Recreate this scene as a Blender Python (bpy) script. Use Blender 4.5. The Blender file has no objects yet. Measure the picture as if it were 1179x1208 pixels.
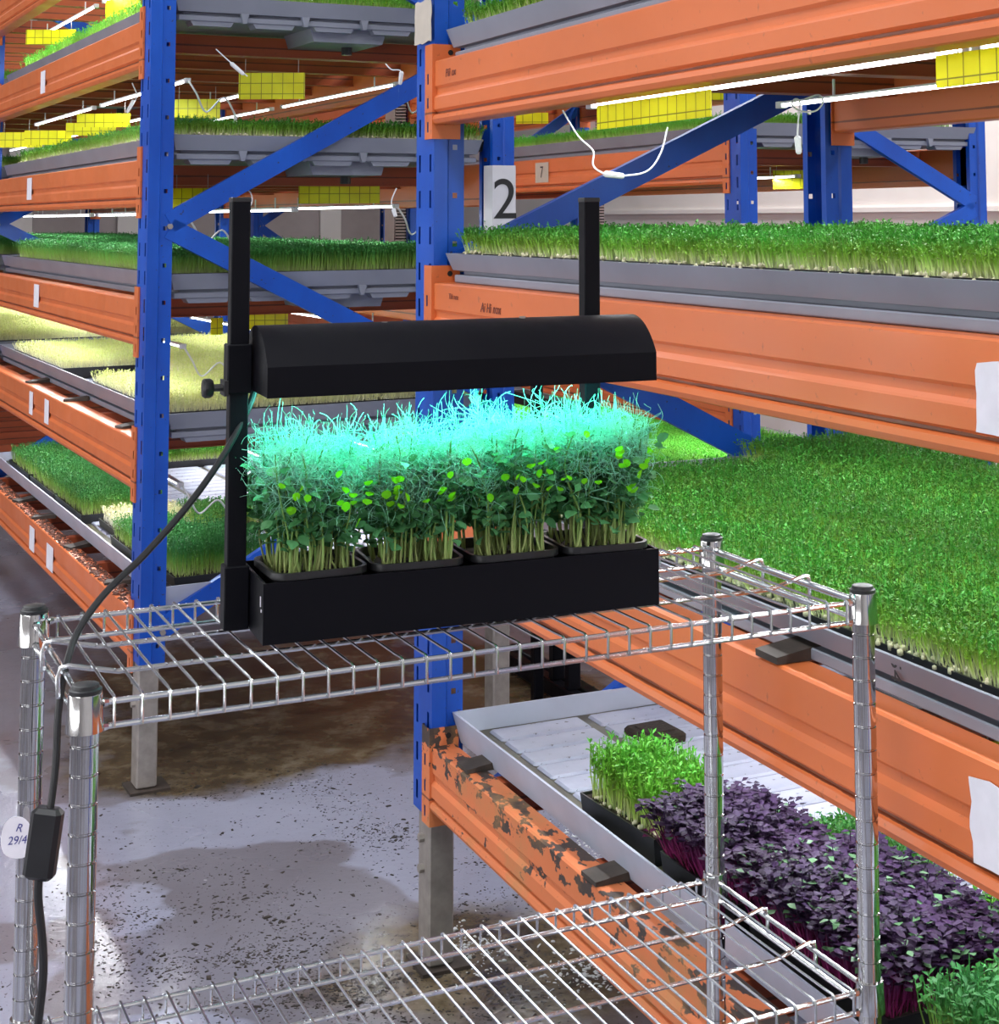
import bpy, math, random
import numpy as np
from mathutils import Vector, Matrix

random.seed(7)
rng = np.random.default_rng(7)
scene = bpy.context.scene
COL = scene.collection
PI = math.pi

# ------------------------------------------------------------------ camera
CAM_Z = 1.5
F_PX, CX, CY, PITCH, ROLL = 1941.5, 726.6, 87.2, .0865, -.0055
cp, sp, cr, sr = math.cos(PITCH), math.sin(PITCH), math.cos(ROLL), math.sin(ROLL)
FWD = Vector((0, cp, sp)); _r = Vector((1, 0, 0)); _u = Vector((0, -sp, cp))
RIGHT = cr*_r + sr*_u; UP = -sr*_r + cr*_u
cam_data = bpy.data.cameras.new('camera')
cam = bpy.data.objects.new('camera', cam_data)
COL.objects.link(cam)
cam.matrix_world = Matrix(((RIGHT.x, UP.x, -FWD.x, 0), (RIGHT.y, UP.y, -FWD.y, 0), (RIGHT.z, UP.z, -FWD.z, CAM_Z), (0, 0, 0, 1)))
cam_data.sensor_fit = 'HORIZONTAL'; cam_data.sensor_width = 36
cam_data.lens = F_PX/1179*36
cam_data.shift_x = (589.5-CX)/1179
cam_data.shift_y = -(604-CY)/1179
cam_data.clip_start = .05; cam_data.clip_end = 60
scene.camera = cam

def px(u, v, y):
    """world point on the ray of pixel (u, v) at depth y (used to read positions off the photograph)"""
    d = FWD + RIGHT*((u-CX)/F_PX) - UP*((v-CY)/F_PX)
    d = d*(y/d.y)
    return Vector((d.x, d.y, d.z+CAM_Z))

# ------------------------------------------------------------------ world, exposure, ceiling and fill lights
w = bpy.data.worlds.new('world'); scene.world = w; w.use_nodes = True
w.node_tree.nodes['Background'].inputs[0].default_value = (.8, .86, 1, 1)
w.node_tree.nodes['Background'].inputs[1].default_value = .3
vs = scene.view_settings
vs.view_transform = 'Standard'; vs.look = 'None'; vs.gamma = 1; vs.use_curve_mapping = False
vs.exposure = 0.0

# rack frames of reference: right rack, left rack, far rack
YR, YL = .452, .505
U2 = Vector((-.424, 3.498, 0)); U1 = Vector((-1.313, 4.534, 0))
dA = Vector((-math.sin(YR), math.cos(YR), 0)); dB = Vector((math.cos(YR), math.sin(YR), 0))
def rp(s, t, z): return U2 - dA*s + dB*t + Vector((0, 0, z))

def area(name, loc, sx, sy, power, color=(1, 1, 1), rot=(0, 0, 0), parent=None, spread=PI):
    l = bpy.data.lights.new(name, 'AREA'); l.shape = 'RECTANGLE'; l.size = sx; l.size_y = sy
    l.energy = power; l.color = color; l.spread = spread
    o = bpy.data.objects.new(name, l); COL.objects.link(o); o.location = loc; o.rotation_euler = rot
    if parent: o.parent = parent
    return o
CEIL = 4.6
P_CEIL = 70
# unseen fill strips added behind the camera to brighten the rack fronts
for z_, p_ in ((.75, 15), (1.3, 16), (1.9, 15), (2.5, 9)):
    for s_ in (-2.2, 2.2):
        area('aisle_fill_light', rp(s_, -3.3, z_), 4.2, .12, p_, (.95, .97, 1), (PI/2, 0, YR-PI/2))
for s_, t_ in ((-1.0, 4.1), (-4.5, 4.1)):
    area('wall_fill_light', rp(s_, t_, CEIL-.1), .4, 3, 150, (1, .98, .96), (0, 0, YR))  # unseen overhead fill added to brighten the white back wall
for s_, t_ in ((2.6, -1.3), (6.0, -1.3), (-1.0, -1.6), (-6.0, -1.6), (-1.0, 3.3), (-6.5, 3.3), (3.2, 2.6)):
    area('ceiling_light', rp(s_, t_, CEIL-.08), .5, 2.4, P_CEIL, (.94, .97, 1), (0, 0, YR))

# ------------------------------------------------------------------ mesh helpers
class MB:
    def __init__(s): s.v = []; s.f = []; s.m = []
    def add(s, verts, faces, mi=0):
        o = len(s.v); s.v += [tuple(p) for p in verts]; s.f += [tuple(i+o for i in f) for f in faces]; s.m += [mi]*len(faces)
        return s
    def box(s, x0, y0, z0, x1, y1, z1, mi=0, b=0):
        if b:
            c = MB(); 
            pts = [(x0+b, y0), (x1-b, y0), (x1, y0+b), (x1, y1-b), (x1-b, y1), (x0+b, y1), (x0, y1-b), (x0, y0+b)]
            ins = [(x0+b*1.6, y0+b), (x1-b*1.6, y0+b), (x1-b, y0+b*1.6), (x1-b, y1-b*1.6), (x1-b*1.6, y1-b), (x0+b*1.6, y1-b), (x0+b, y1-b*1.6), (x0+b, y0+b*1.6)]
            vs_ = [(p[0], p[1], z0) for p in ins]+[(p[0], p[1], z0+b) for p in pts]+[(p[0], p[1], z1-b) for p in pts]+[(p[0], p[1], z1) for p in ins]
            fs = [tuple(range(7, -1, -1)), tuple(range(24, 32))]
            for k in range(3):
                for i in range(8):
                    j = (i+1) % 8; fs.append((k*8+i, k*8+j, k*8+8+j, k*8+8+i))
            return s.add(vs_, fs, mi)
        return s.add([(x0, y0, z0), (x1, y0, z0), (x1, y1, z0), (x0, y1, z0), (x0, y0, z1), (x1, y0, z1), (x1, y1, z1), (x0, y1, z1)],
                     [(0, 3, 2, 1), (4, 5, 6, 7), (0, 1, 5, 4), (1, 2, 6, 5), (2, 3, 7, 6), (3, 0, 4, 7)], mi)
    def tube(s, pts, r, n=8, mi=0, cap=True):
        pts = [Vector(p) for p in pts]; rs = r if isinstance(r, (list, tuple)) else [r]*len(pts)
        vs_ = []; prev = None
        for i, p in enumerate(pts):
            a = pts[max(i-1, 0)]; b_ = pts[min(i+1, len(pts)-1)]; t = (b_-a)
            if t.length < 1e-9: t = Vector((0, 0, 1))
            t.normalize()
            if prev is None:
                ref = Vector((0, 0, 1)) if abs(t.z) < .9 else Vector((1, 0, 0))
                nrm = t.cross(ref).normalized()
            else:
                nrm = (prev - t*prev.dot(t)); nrm = nrm.normalized() if nrm.length > 1e-6 else t.orthogonal().normalized()
            prev = nrm; bn = t.cross(nrm)
            for k in range(n):
                a_ = 2*PI*k/n; vs_.append(p + (nrm*math.cos(a_)+bn*math.sin(a_))*rs[i])
        fs = []
        for i in range(len(pts)-1):
            for k in range(n):
                fs.append((i*n+k, i*n+(k+1) % n, (i+1)*n+(k+1) % n, (i+1)*n+k))
        if cap: fs += [tuple(range(n-1, -1, -1)), tuple(range((len(pts)-1)*n, len(pts)*n))]
        return s.add(vs_, fs, mi)
    def prism(s, poly, axis, a0, a1, mi=0, cap=True):
        """extrude a 2D polygon. axis 'y': poly=(x,z); axis 'x': poly=(y,z); axis 'z': poly=(x,y)"""
        def P(p, a): return {'y': (p[0], a, p[1]), 'x': (a, p[0], p[1]), 'z': (p[0], p[1], a)}[axis]
        n = len(poly); vs_ = [P(p, a0) for p in poly]+[P(p, a1) for p in poly]
        fs = [(i, (i+1) % n, n+(i+1) % n, n+i) for i in range(n)]
        if cap: fs += [tuple(range(n-1, -1, -1)), tuple(range(n, 2*n))]
        return s.add(vs_, fs, mi)
    def sheet(s, line, axis, a0, a1, mi=0):
        def P(p, a): return {'y': (p[0], a, p[1]), 'x': (a, p[0], p[1]), 'z': (p[0], p[1], a)}[axis]
        n = len(line); vs_ = [P(p, a0) for p in line]+[P(p, a1) for p in line]
        return s.add(vs_, [(i, i+1, n+i+1, n+i) for i in range(n-1)], mi)
    def mesh(s, name, mats, smooth=False):
        me = bpy.data.meshes.new(name); me.from_pydata(s.v, [], s.f)
        for m in (mats if isinstance(mats, (list, tuple)) else [mats]): me.materials.append(m)
        if any(s.m): me.polygons.foreach_set('material_index', s.m)
        import bmesh
        bm = bmesh.new(); bm.from_mesh(me); bmesh.ops.recalc_face_normals(bm, faces=bm.faces); bm.to_mesh(me); bm.free()
        if smooth:
            me.polygons.foreach_set('use_smooth', [True]*len(me.polygons)); me.set_sharp_from_angle(angle=math.radians(33))
        me.update(); return me

def link(name, me, parent=None, loc=(0, 0, 0), rot=(0, 0, 0)):
    o = bpy.data.objects.new(name, me); COL.objects.link(o); o.location = loc; o.rotation_euler = rot
    if parent: o.parent = parent
    return o
def obj(name, mb, mats, parent=None, loc=(0, 0, 0), rot=(0, 0, 0), smooth=False):
    return link(name, mb.mesh(name, mats, smooth), parent, loc, rot)
def thing(name, label, cat, loc=(0, 0, 0), rotz=0, group=None, rot=None):
    o = bpy.data.objects.new(name, None); COL.objects.link(o); o.location = loc
    o.rotation_euler = rot if rot else (0, 0, rotz); o.empty_display_size = .05
    o['label'] = label; o['category'] = cat
    if group: o['group'] = group
    return o
def tag(o, label=None, cat=None, group=None, kind=None):
    for k, v_ in (('label', label), ('category', cat), ('group', group), ('kind', kind)):
        if v_: o[k] = v_
    return o
def kids(o): return list(o.children)
def copy_tree(o, parent=None):
    c = o.copy(); COL.objects.link(c); c.parent = parent
    for ch in CH.get(o.name, []): copy_tree(ch, c)
    return c
CH = {}

# ------------------------------------------------------------------ materials
def new_mat(name):
    m = bpy.data.materials.new(name); m.use_nodes = True
    nt = m.node_tree; return m, nt, nt.nodes['Principled BSDF']
def N(nt, typ, **kw):
    n = nt.nodes.new(typ)
    for k, v_ in kw.items():
        if k == 'inp':
            for a, b in v_.items(): n.inputs[a].default_value = b
        else: setattr(n, k, v_)
    return n
def noise(nt, scale, detail=4, rough=.55, coord='Object', vec=None, map_scale=None):
    n = N(nt, 'ShaderNodeTexNoise', inp={'Scale': scale, 'Detail': detail, 'Roughness': rough})
    if vec is None:
        vec = N(nt, 'ShaderNodeTexCoord').outputs[coord]
    if map_scale:
        mp = N(nt, 'ShaderNodeMapping'); mp.inputs['Scale'].default_value = map_scale; nt.links.new(vec, mp.inputs['Vector']); vec = mp.outputs[0]
    nt.links.new(vec, n.inputs['Vector']); return n.outputs['Fac']
def ramp(nt, fac, stops, interp='LINEAR'):
    r = N(nt, 'ShaderNodeValToRGB'); r.color_ramp.interpolation = interp
    e = r.color_ramp.elements
    while len(e) < len(stops): e.new(.5)
    for el, (p, c) in zip(e, stops):
        el.position = p; el.color = (c[0], c[1], c[2], 1) if not isinstance(c, (int, float)) else (c, c, c, 1)
    nt.links.new(fac, r.inputs['Fac']); return r.outputs['Color']
def mix(nt, fac, a, b, mode='MIX'):
    m = N(nt, 'ShaderNodeMix', data_type='RGBA', blend_type=mode)
    for i, x in ((0, fac), (6, a), (7, b)):
        if isinstance(x, (int, float)): m.inputs[i].default_value = x
        elif isinstance(x, (tuple, list)): m.inputs[i].default_value = (x[0], x[1], x[2], 1)
        else: nt.links.new(x, m.inputs[i])
    return m.outputs[2]
def math_(nt, op, a, b=None, c=None):
    m = N(nt, 'ShaderNodeMath', operation=op)
    for i, x in enumerate((a, b, c)):
        if x is None: continue
        if isinstance(x, (int, float)): m.inputs[i].default_value = x
        else: nt.links.new(x, m.inputs[i])
    return m.outputs[0]
def bump(nt, bsdf, h, strength=.2, dist=.002):
    b = N(nt, 'ShaderNodeBump', inp={'Strength': strength, 'Distance': dist}); nt.links.new(h, b.inputs['Height']); nt.links.new(b.outputs[0], bsdf.inputs['Normal'])
def simple(name, col, rough=.5, metal=0, var=.0, scale=20, bmp=0, spec=None):
    m, nt, b = new_mat(name)
    b.inputs['Roughness'].default_value = rough; b.inputs['Metallic'].default_value = metal
    if spec is not None: b.inputs['Specular IOR Level'].default_value = spec
    nz = noise(nt, scale)
    c2 = tuple(max(0, x*(1-var)) for x in col); c1 = tuple(min(1, x*(1+var)) for x in col)
    nt.links.new(ramp(nt, nz, [(.3, c2), (.7, c1)]), b.inputs['Base Color'])
    if bmp: bump(nt, b, nz, bmp)
    return m
def srgb(r, g, b):
    f = lambda c: (c/255/12.92) if c/255 <= .04045 else ((c/255+.055)/1.055)**2.4
    return (f(r), f(g), f(b))

def mat_orange(name, base, wear=.0, rough=.38):
    m, nt, b = new_mat(name)
    n1 = noise(nt, 3, 5, map_scale=(1, .35, 1)); n2 = noise(nt, 60, 3)
    c = ramp(nt, n1, [(.3, tuple(x*.86 for x in base)), (.7, tuple(min(1, x*1.1) for x in base))])
    speck = ramp(nt, n2, [(.66, 0), (.74, 1)])
    c = mix(nt, math_(nt, 'MULTIPLY', speck, .35+wear*.4), c, (.10, .045, .03))
    # grime caught along the bottom lip groove, broken up by noise
    tc = N(nt, 'ShaderNodeTexCoord'); sx = N(nt, 'ShaderNodeSeparateXYZ'); nt.links.new(tc.outputs['Object'], sx.inputs[0])
    d = math_(nt, 'ABSOLUTE', math_(nt, 'SUBTRACT', sx.outputs['Z'], .0235))
    band = math_(nt, 'LESS_THAN', d, math_(nt, 'MULTIPLY', noise(nt, 9, 6, .7), .0045))
    c = mix(nt, math_(nt, 'MULTIPLY', band, .75), c, (.07, .025, .015))
    if wear:
        # bare chipped patches, densest near the top edge
        zz = math_(nt, 'MULTIPLY', sx.outputs['Z'], 1.6)
        ch = noise(nt, 32, 5, .6, map_scale=(1, .5, .8))
        k = math_(nt, 'ADD', ch, zz)
        chip = ramp(nt, k, [(.70, 0), (.715, 1)])
        c = mix(nt, chip, c, (.05, .032, .026))
        ru = ramp(nt, noise(nt, 7, 6, .6), [(.5, 0), (.68, .55)])
        c = mix(nt, ru, c, (.40, .22, .08))
    nt.links.new(c, b.inputs['Base Color'])
    rr = ramp(nt, noise(nt, 5, 3), [(.3, rough), (.7, rough+.18)])
    nt.links.new(rr, b.inputs['Roughness'])
    bump(nt, b, n2, .12, .001)
    return m
M = {}
M['orange'] = mat_orange('orange_paint', srgb(214, 112, 60), rough=.28)
M['orange_worn'] = mat_orange('chipped_orange_paint', srgb(214, 118, 70), 1, .5)
M['orange_dark'] = mat_orange('orange_paint_crossbar', srgb(178, 84, 48))
m, nt, b = new_mat('blue_paint')
n1 = noise(nt, 6, 5, map_scale=(1, 1, .4)); n2 = noise(nt, 90, 2)
c = ramp(nt, n1, [(.3, srgb(0, 62, 158)), (.7, srgb(4, 84, 192))])
scr = ramp(nt, noise(nt, 45, 5, .7, map_scale=(1, 1, .15)), [(.70, 0), (.76, .35)])
c = mix(nt, scr, c, srgb(120, 160, 215)); c = mix(nt, ramp(nt, n2, [(.70, 0), (.74, .8)]), c, (.03, .02, .02))
nt.links.new(c, b.inputs['Base Color']); b.inputs['Roughness'].default_value = .38; M['blue'] = m
M['grey_plastic'] = simple('grey_tray_plastic', srgb(128, 132, 146), .5, 0, .10, 4, .05)
M['white_plastic'] = simple('pale_tray_plastic', srgb(168, 172, 190), .45, 0, .10, 7, .08)
m, nt, b = new_mat('pale_tray_deck')
c = ramp(nt, noise(nt, 6, 6, .65), [(.35, srgb(178, 180, 198)), (.62, srgb(160, 162, 182)), (.75, srgb(118, 108, 88))])
c = mix(nt, ramp(nt, noise(nt, 55, 3, .6), [(.66, 0), (.7, .85)]), c, (.06, .04, .03))
nt.links.new(c, b.inputs['Base Color']); b.inputs['Roughness'].default_value = .5; M['deck'] = m
m, nt, b = new_mat('algae_channel')
c = ramp(nt, noise(nt, 12, 6, .6), [(.3, srgb(44, 38, 26)), (.7, srgb(92, 86, 66))]); nt.links.new(c, b.inputs['Base Color']); b.inputs['Roughness'].default_value = .4; M['channel'] = m
m, nt, b = new_mat('chrome'); b.inputs['Metallic'].default_value = 1
nt.links.new(ramp(nt, noise(nt, 35, 5, .6), [(.4, .62), (.7, .54)]), b.inputs['Base Color'])
nt.links.new(ramp(nt, noise(nt, 60, 4), [(.4, .08), (.7, .11)]), b.inputs['Roughness']); M['chrome'] = m
M['lit_chrome'] = simple('lit_chrome_wire', (.70, .72, .74), .20, 1, .05, 40)  # lighter copy of the chrome, the wires' bright reflections put into its colour
M['galv'] = simple('galvanised_steel', srgb(158, 150, 144), .5, .5, .18, 30, .1)
m, nt, b = new_mat('black_plastic'); b.inputs['Base Color'].default_value = (.0035, .0035, .006, 1)
nt.links.new(ramp(nt, noise(nt, 40, 3), [(.3, .42), (.7, .52)]), b.inputs['Roughness']); b.inputs['Specular IOR Level'].default_value = .12; bump(nt, b, noise(nt, 900, 2), .06, .0005); M['black'] = m
M['black_pot'] = simple('black_pot_plastic', (.012, .012, .014), .35, 0, .3, 30)
M['rubber'] = simple('black_rubber', (.014, .014, .016), .42, 0, .1)
M['soil'] = simple('dark_growing_soil', (.028, .016, .010), .9, 0, .5, 160, .8)
M['crumb'] = simple('dark_soil_crumb', (.022, .014, .010), .75, 0, .4, 50)
M['bark'] = simple('reddish_bark', srgb(92, 58, 46), .8, 0, .5, 60)
M['pebble'] = simple('pale_seed_grit', srgb(222, 224, 226), .35, 0, .15, 60)
M['wood'] = simple('dark_wet_wood', srgb(58, 48, 42), .7, 0, .4, 25, .3)
M['paper'] = simple('white_paper', srgb(226, 222, 232), .7, 0, .05, 30)
M['tape'] = simple('grey_beige_tape', srgb(190, 180, 168), .5, 0, .06, 30)
M['clear_tape'] = simple('grey_label_tape', srgb(206, 206, 212), .3, 0, .05, 14)
M['ink'] = simple('black_ink', (.012, .012, .014), .5)
M['pen'] = simple('blue_pen_ink', srgb(70, 70, 140), .5)
M['brown_ink'] = simple('brown_marker', srgb(110, 44, 28), .5)
M['cord_white'] = simple('white_cord', srgb(224, 224, 228), .4)
M['seed'] = simple('pale_pea_seed', srgb(196, 190, 156), .55, 0, .2, 90)
M['duct'] = simple('grey_slotted_duct', srgb(150, 140, 136), .55, 0, .06)
M['dark'] = simple('dark_cavity', (.01, .01, .01), .8)
m, nt, b = new_mat('lit_tube'); b.inputs['Emission Color'].default_value = (.93, .97, 1, 1); b.inputs['Emission Strength'].default_value = 9; b.inputs['Base Color'].default_value = (1, 1, 1, 1); M['tube'] = m
m, nt, b = new_mat('grow_led'); b.inputs['Emission Color'].default_value = (.25, 1, .80, 1); b.inputs['Emission Strength'].default_value = 6; M['led'] = m
# yellow sticky trap: printed grid
m, nt, b = new_mat('yellow_trap_card')
tc = N(nt, 'ShaderNodeTexCoord'); sx = N(nt, 'ShaderNodeSeparateXYZ'); nt.links.new(tc.outputs['Object'], sx.inputs[0])
def gridline(ax, p, wd): return math_(nt, 'LESS_THAN', math_(nt, 'FRACT', math_(nt, 'DIVIDE', sx.outputs[ax], p)), wd)
g = math_(nt, 'MAXIMUM', gridline('Y', .031, .06), gridline('Z', .031, .06))
c = ramp(nt, noise(nt, 8), [(.3, srgb(232, 226, 12)), (.7, srgb(246, 244, 40))])
c = mix(nt, math_(nt, 'MULTIPLY', g, .75), c, srgb(70, 62, 10))
nt.links.new(c, b.inputs['Base Color']); b.inputs['Roughness'].default_value = .35
tr = N(nt, 'ShaderNodeBsdfTranslucent'); nt.links.new(c, tr.inputs['Color']); mx = N(nt, 'ShaderNodeMixShader'); mx.inputs[0].default_value = .5
nt.links.new(b.outputs[0], mx.inputs[1]); nt.links.new(tr.outputs[0], mx.inputs[2]); nt.links.new(mx.outputs[0], nt.nodes['Material Output'].inputs['Surface'])
M['yellow'] = m
# walls
m, nt, b = new_mat('white_wall_paint'); nt.links.new(ramp(nt, noise(nt, 1.2, 5), [(.3, srgb(214, 208, 204)), (.7, srgb(228, 224, 222))]), b.inputs['Base Color']); b.inputs['Roughness'].default_value = .8; M['wall'] = m
m, nt, b = new_mat('grey_wall_panel'); nt.links.new(ramp(nt, noise(nt, 2, 6), [(.3, srgb(150, 140, 138)), (.7, srgb(172, 162, 162))]), b.inputs['Base Color']); b.inputs['Roughness'].default_value = .8; M['panel'] = m
M['ceil'] = simple('ceiling_paint', srgb(200, 200, 200), .9)
# floor
m, nt, b = new_mat('wet_concrete')
geo = N(nt, 'ShaderNodeNewGeometry'); pos = geo.outputs['Position']
big = noise(nt, .55, 6, .55, vec=pos); fine = noise(nt, 14, 6, .6, vec=pos); edge = noise(nt, 2.2, 5, .6, vec=pos)
c = ramp(nt, big, [(.35, srgb(112, 108, 116)), (.65, srgb(136, 134, 146))])
# lighter dried film with crisp edges
film = ramp(nt, noise(nt, .9, 7, .5, vec=pos), [(.50, 0), (.515, 1)])
c = mix(nt, math_(nt, 'MULTIPLY', film, .75), c, srgb(158, 161, 182))
c = mix(nt, math_(nt, 'MULTIPLY', fine, .22), c, srgb(92, 84, 84))
def blob(cx_, cy_, r, soft=.5):
    """a stain with a ragged outline at a real place on the floor"""
    d = N(nt, 'ShaderNodeVectorMath', operation='DISTANCE'); nt.links.new(pos, d.inputs[0]); d.inputs[1].default_value = (cx_, cy_, 0)
    x = math_(nt, 'DIVIDE', d.outputs['Value'], r)
    x = math_(nt, 'ADD', x, math_(nt, 'MULTIPLY', math_(nt, 'SUBTRACT', edge, .5), 1.8))
    return ramp(nt, x, [(1-soft, 1), (1.0, 0)])
def fl(s, t): p = rp(s, t, 0); return p.x, p.y
st = None
def floor_at(u, v):
    d = FWD + RIGHT*((u-CX)/F_PX) - UP*((v-CY)/F_PX); d = d*(-CAM_Z/d.z); return d.x, d.y
for (u, v, r, sf) in ((330, 840, .75, .3), (205, 905, .30, .3), (430, 800, .7, .3), (520, 1130, .28, .4), (270, 790, .6, .4), (600, 1150, .34, .4), (640, 810, .3, .4)):
    x_, y_ = floor_at(u, v); k = blob(x_, y_, r, sf); st = k if st is None else math_(nt, 'MAXIMUM', st, k)
brown = ramp(nt, noise(nt, 7, 7, .7, vec=pos), [(.35, srgb(50, 40, 26)), (.5, srgb(92, 78, 54)), (.62, srgb(120, 108, 88)), (.75, srgb(140, 132, 126))])
c = mix(nt, math_(nt, 'MULTIPLY', st, .95), c, brown)
grit = ramp(nt, noise(nt, 95, 3, .6, vec=pos), [(.64, 0), (.68, 1)])
c = mix(nt, math_(nt, 'MULTIPLY', grit, math_(nt, 'ADD', math_(nt, 'MULTIPLY', edge, .9), .05)), c, (.03, .02, .018))
nt.links.new(c, b.inputs['Base Color'])
wet = ramp(nt, noise(nt, 1.3, 5, .5, vec=pos), [(.42, .12), (.6, .42)]); wet = mix(nt, st, wet, (.16, .16, .16)); nt.links.new(wet, b.inputs['Roughness'])
bump(nt, b, noise(nt, 40, 5, .6, vec=pos), .35, .003); M['floor'] = m

# plants
def mat_plant(name, stops, zmax, var=.35, trans=.3, rough=.45):
    """colour runs up the plant from pale base to leafy tip; every plant varies a little"""
    m, nt, b = new_mat(name)
    tc = N(nt, 'ShaderNodeTexCoord'); sx = N(nt, 'ShaderNodeSeparateXYZ'); nt.links.new(tc.outputs['Object'], sx.inputs[0])
    gi = N(nt, 'ShaderNodeNewGeometry').outputs['Random Per Island']
    z = math_(nt, 'DIVIDE', sx.outputs['Z'], zmax)
    z = math_(nt, 'ADD', z, math_(nt, 'MULTIPLY', math_(nt, 'SUBTRACT', gi, .5), .25))
    c = ramp(nt, z, stops)
    nz = noise(nt, 9, 3)
    k = math_(nt, 'ADD', math_(nt, 'MULTIPLY', gi, var*1.4), math_(nt, 'MULTIPLY', nz, var*1.2))
    k = math_(nt, 'ADD', k, 1-var*1.3)
    hsv = N(nt, 'ShaderNodeHueSaturation'); nt.links.new(c, hsv.inputs['Color']); nt.links.new(k, hsv.inputs['Value'])
    hs = math_(nt, 'ADD', math_(nt, 'MULTIPLY', math_(nt, 'SUBTRACT', nz, .5), .06), .5); nt.links.new(hs, hsv.inputs['Hue'])
    nt.links.new(hsv.outputs[0], b.inputs['Base Color']); b.inputs['Roughness'].default_value = rough; b.inputs['Specular IOR Level'].default_value = .22
    tr = N(nt, 'ShaderNodeBsdfTranslucent'); nt.links.new(hsv.outputs[0], tr.inputs['Color'])
    mx = N(nt, 'ShaderNodeMixShader'); mx.inputs[0].default_value = trans
    nt.links.new(b.outputs[0], mx.inputs[1]); nt.links.new(tr.outputs[0], mx.inputs[2])
    nt.links.new(mx.outputs[0], nt.nodes['Material Output'].inputs['Surface'])
    return m
M['pea'] = mat_plant('pea_sprout_green', [(0, srgb(232, 232, 200)), (.25, srgb(204, 220, 140)), (.5, srgb(132, 174, 58)), (.95, srgb(66, 132, 46))], .050, .45, .2)
M['pea_tall'] = mat_plant('tall_pea_green', [(0, srgb(206, 210, 150)), (.3, srgb(170, 200, 90)), (.6, srgb(118, 180, 54)), (1, srgb(78, 150, 50))], .1)
M['dense'] = mat_plant('dense_dark_green', [(0, srgb(196, 206, 140)), (.3, srgb(150, 186, 86)), (.7, srgb(76, 138, 62)), (1, srgb(58, 120, 62))], .075)
M['pale'] = mat_plant('pale_yellow_sprout', [(0, srgb(226, 224, 190)), (.5, srgb(226, 226, 170)), (1, srgb(206, 216, 130))], .04, .2)
M['lime'] = mat_plant('light_green_sprout', [(0, srgb(220, 226, 160)), (.5, srgb(150, 205, 80)), (1, srgb(110, 190, 70))], .04, .3)
M['cream'] = mat_plant('creamy_white_sprout', [(0, srgb(240, 238, 230)), (.6, srgb(240, 236, 206)), (1, srgb(232, 226, 176))], .04, .15)
M['purple'] = mat_plant('purple_radish_leaf', [(0, srgb(150, 46, 100)), (.35, srgb(112, 30, 84)), (.6, srgb(46, 24, 52)), (1, srgb(50, 30, 62))], .1, .4, .06, .6)
M['pea_stem'] = mat_plant('pea_shoot_stem', [(0, srgb(190, 200, 130)), (.3, srgb(142, 176, 96)), (1, srgb(96, 160, 90))], .13, .3, .2)
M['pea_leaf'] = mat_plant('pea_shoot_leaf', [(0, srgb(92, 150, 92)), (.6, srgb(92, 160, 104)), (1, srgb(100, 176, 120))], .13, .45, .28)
M['young_leaf'] = mat_plant('young_pea_leaf', [(0, srgb(110, 200, 30)), (1, srgb(130, 220, 30))], .13, .2, .4)
M['tendril'] = mat_plant('lamp_tinted_tendril', [(0, srgb(140, 196, 160)), (.6, srgb(156, 218, 190)), (1, srgb(170, 235, 215))], .13, .25, .35)  # the lamp's turquoise light is tinted into this colour, paler toward the top

# ------------------------------------------------------------------ plant meshes (numpy)
def np_mesh(name, V, Fq, mats, mi=None):
    me = bpy.data.meshes.new(name); V = np.asarray(V, np.float32); Fq = np.asarray(Fq, np.int32)
    n, k = Fq.shape
    me.vertices.add(len(V)); me.vertices.foreach_set('co', V.ravel())
    me.loops.add(n*k); me.loops.foreach_set('vertex_index', Fq.ravel())
    me.polygons.add(n); me.polygons.foreach_set('loop_start', np.arange(n, dtype=np.int32)*k)
    for m_ in mats: me.materials.append(m_)
    if mi is not None: me.polygons.foreach_set('material_index', np.asarray(mi, np.int32))
    me.update(calc_edges=True); me.validate(); return me
def ribbons(root, tip, bend, width, az, levels=3):
    """tapering flat stems; returns V, F (quads)"""
    n = len(root); V = []; side = np.stack([np.cos(az), np.sin(az), np.zeros(n)], 1)
    for i in range(levels):
        f = i/(levels-1); p = root*(1-f)+tip*f + bend*(f*(1-f)*4)[None] if np.ndim(f) else root*(1-f)+tip*f+bend*(f*(1-f)*4)
        wd = (width*(1-.35*f))[:, None]
        V += [p-side*wd, p+side*wd]
    V = np.stack(V, 1).reshape(-1, 3); b = np.arange(n)[:, None]*(levels*2)
    F_ = np.concatenate([b+np.array([[2*i, 2*i+1, 2*i+3, 2*i+2]]) for i in range(levels-1)], 0)
    return V, F_
def leaves(c, az, tilt, ln, wd, cup=.25):
    """folded leaf blades: 2 quads each sharing the midrib"""
    n = len(c); d = np.stack([np.cos(az)*np.cos(tilt), np.sin(az)*np.cos(tilt), np.sin(tilt)], 1)
    s = np.stack([-np.sin(az), np.cos(az), np.zeros(n)], 1); u = np.cross(s, d)*-1
    u = np.where(u[:, 2:3] < 0, -u, u)
    ln = ln[:, None]; wd = wd[:, None]
    P = [c, c+d*ln*.45-u*ln*.06, c+d*ln, c+d*ln*.5+s*wd+u*wd*cup*2, c+d*ln*.5-s*wd+u*wd*cup*2]
    V = np.stack(P, 1).reshape(-1, 3); b = np.arange(n)[:, None]*5
    return V, np.concatenate([b+np.array([[0, 1, 2, 3]]), b+np.array([[0, 4, 2, 1]])], 0)
OCT_V = np.array([(1, 0, 0), (-1, 0, 0), (0, 1, 0), (0, -1, 0), (0, 0, 1), (0, 0, -1)], float)
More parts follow.
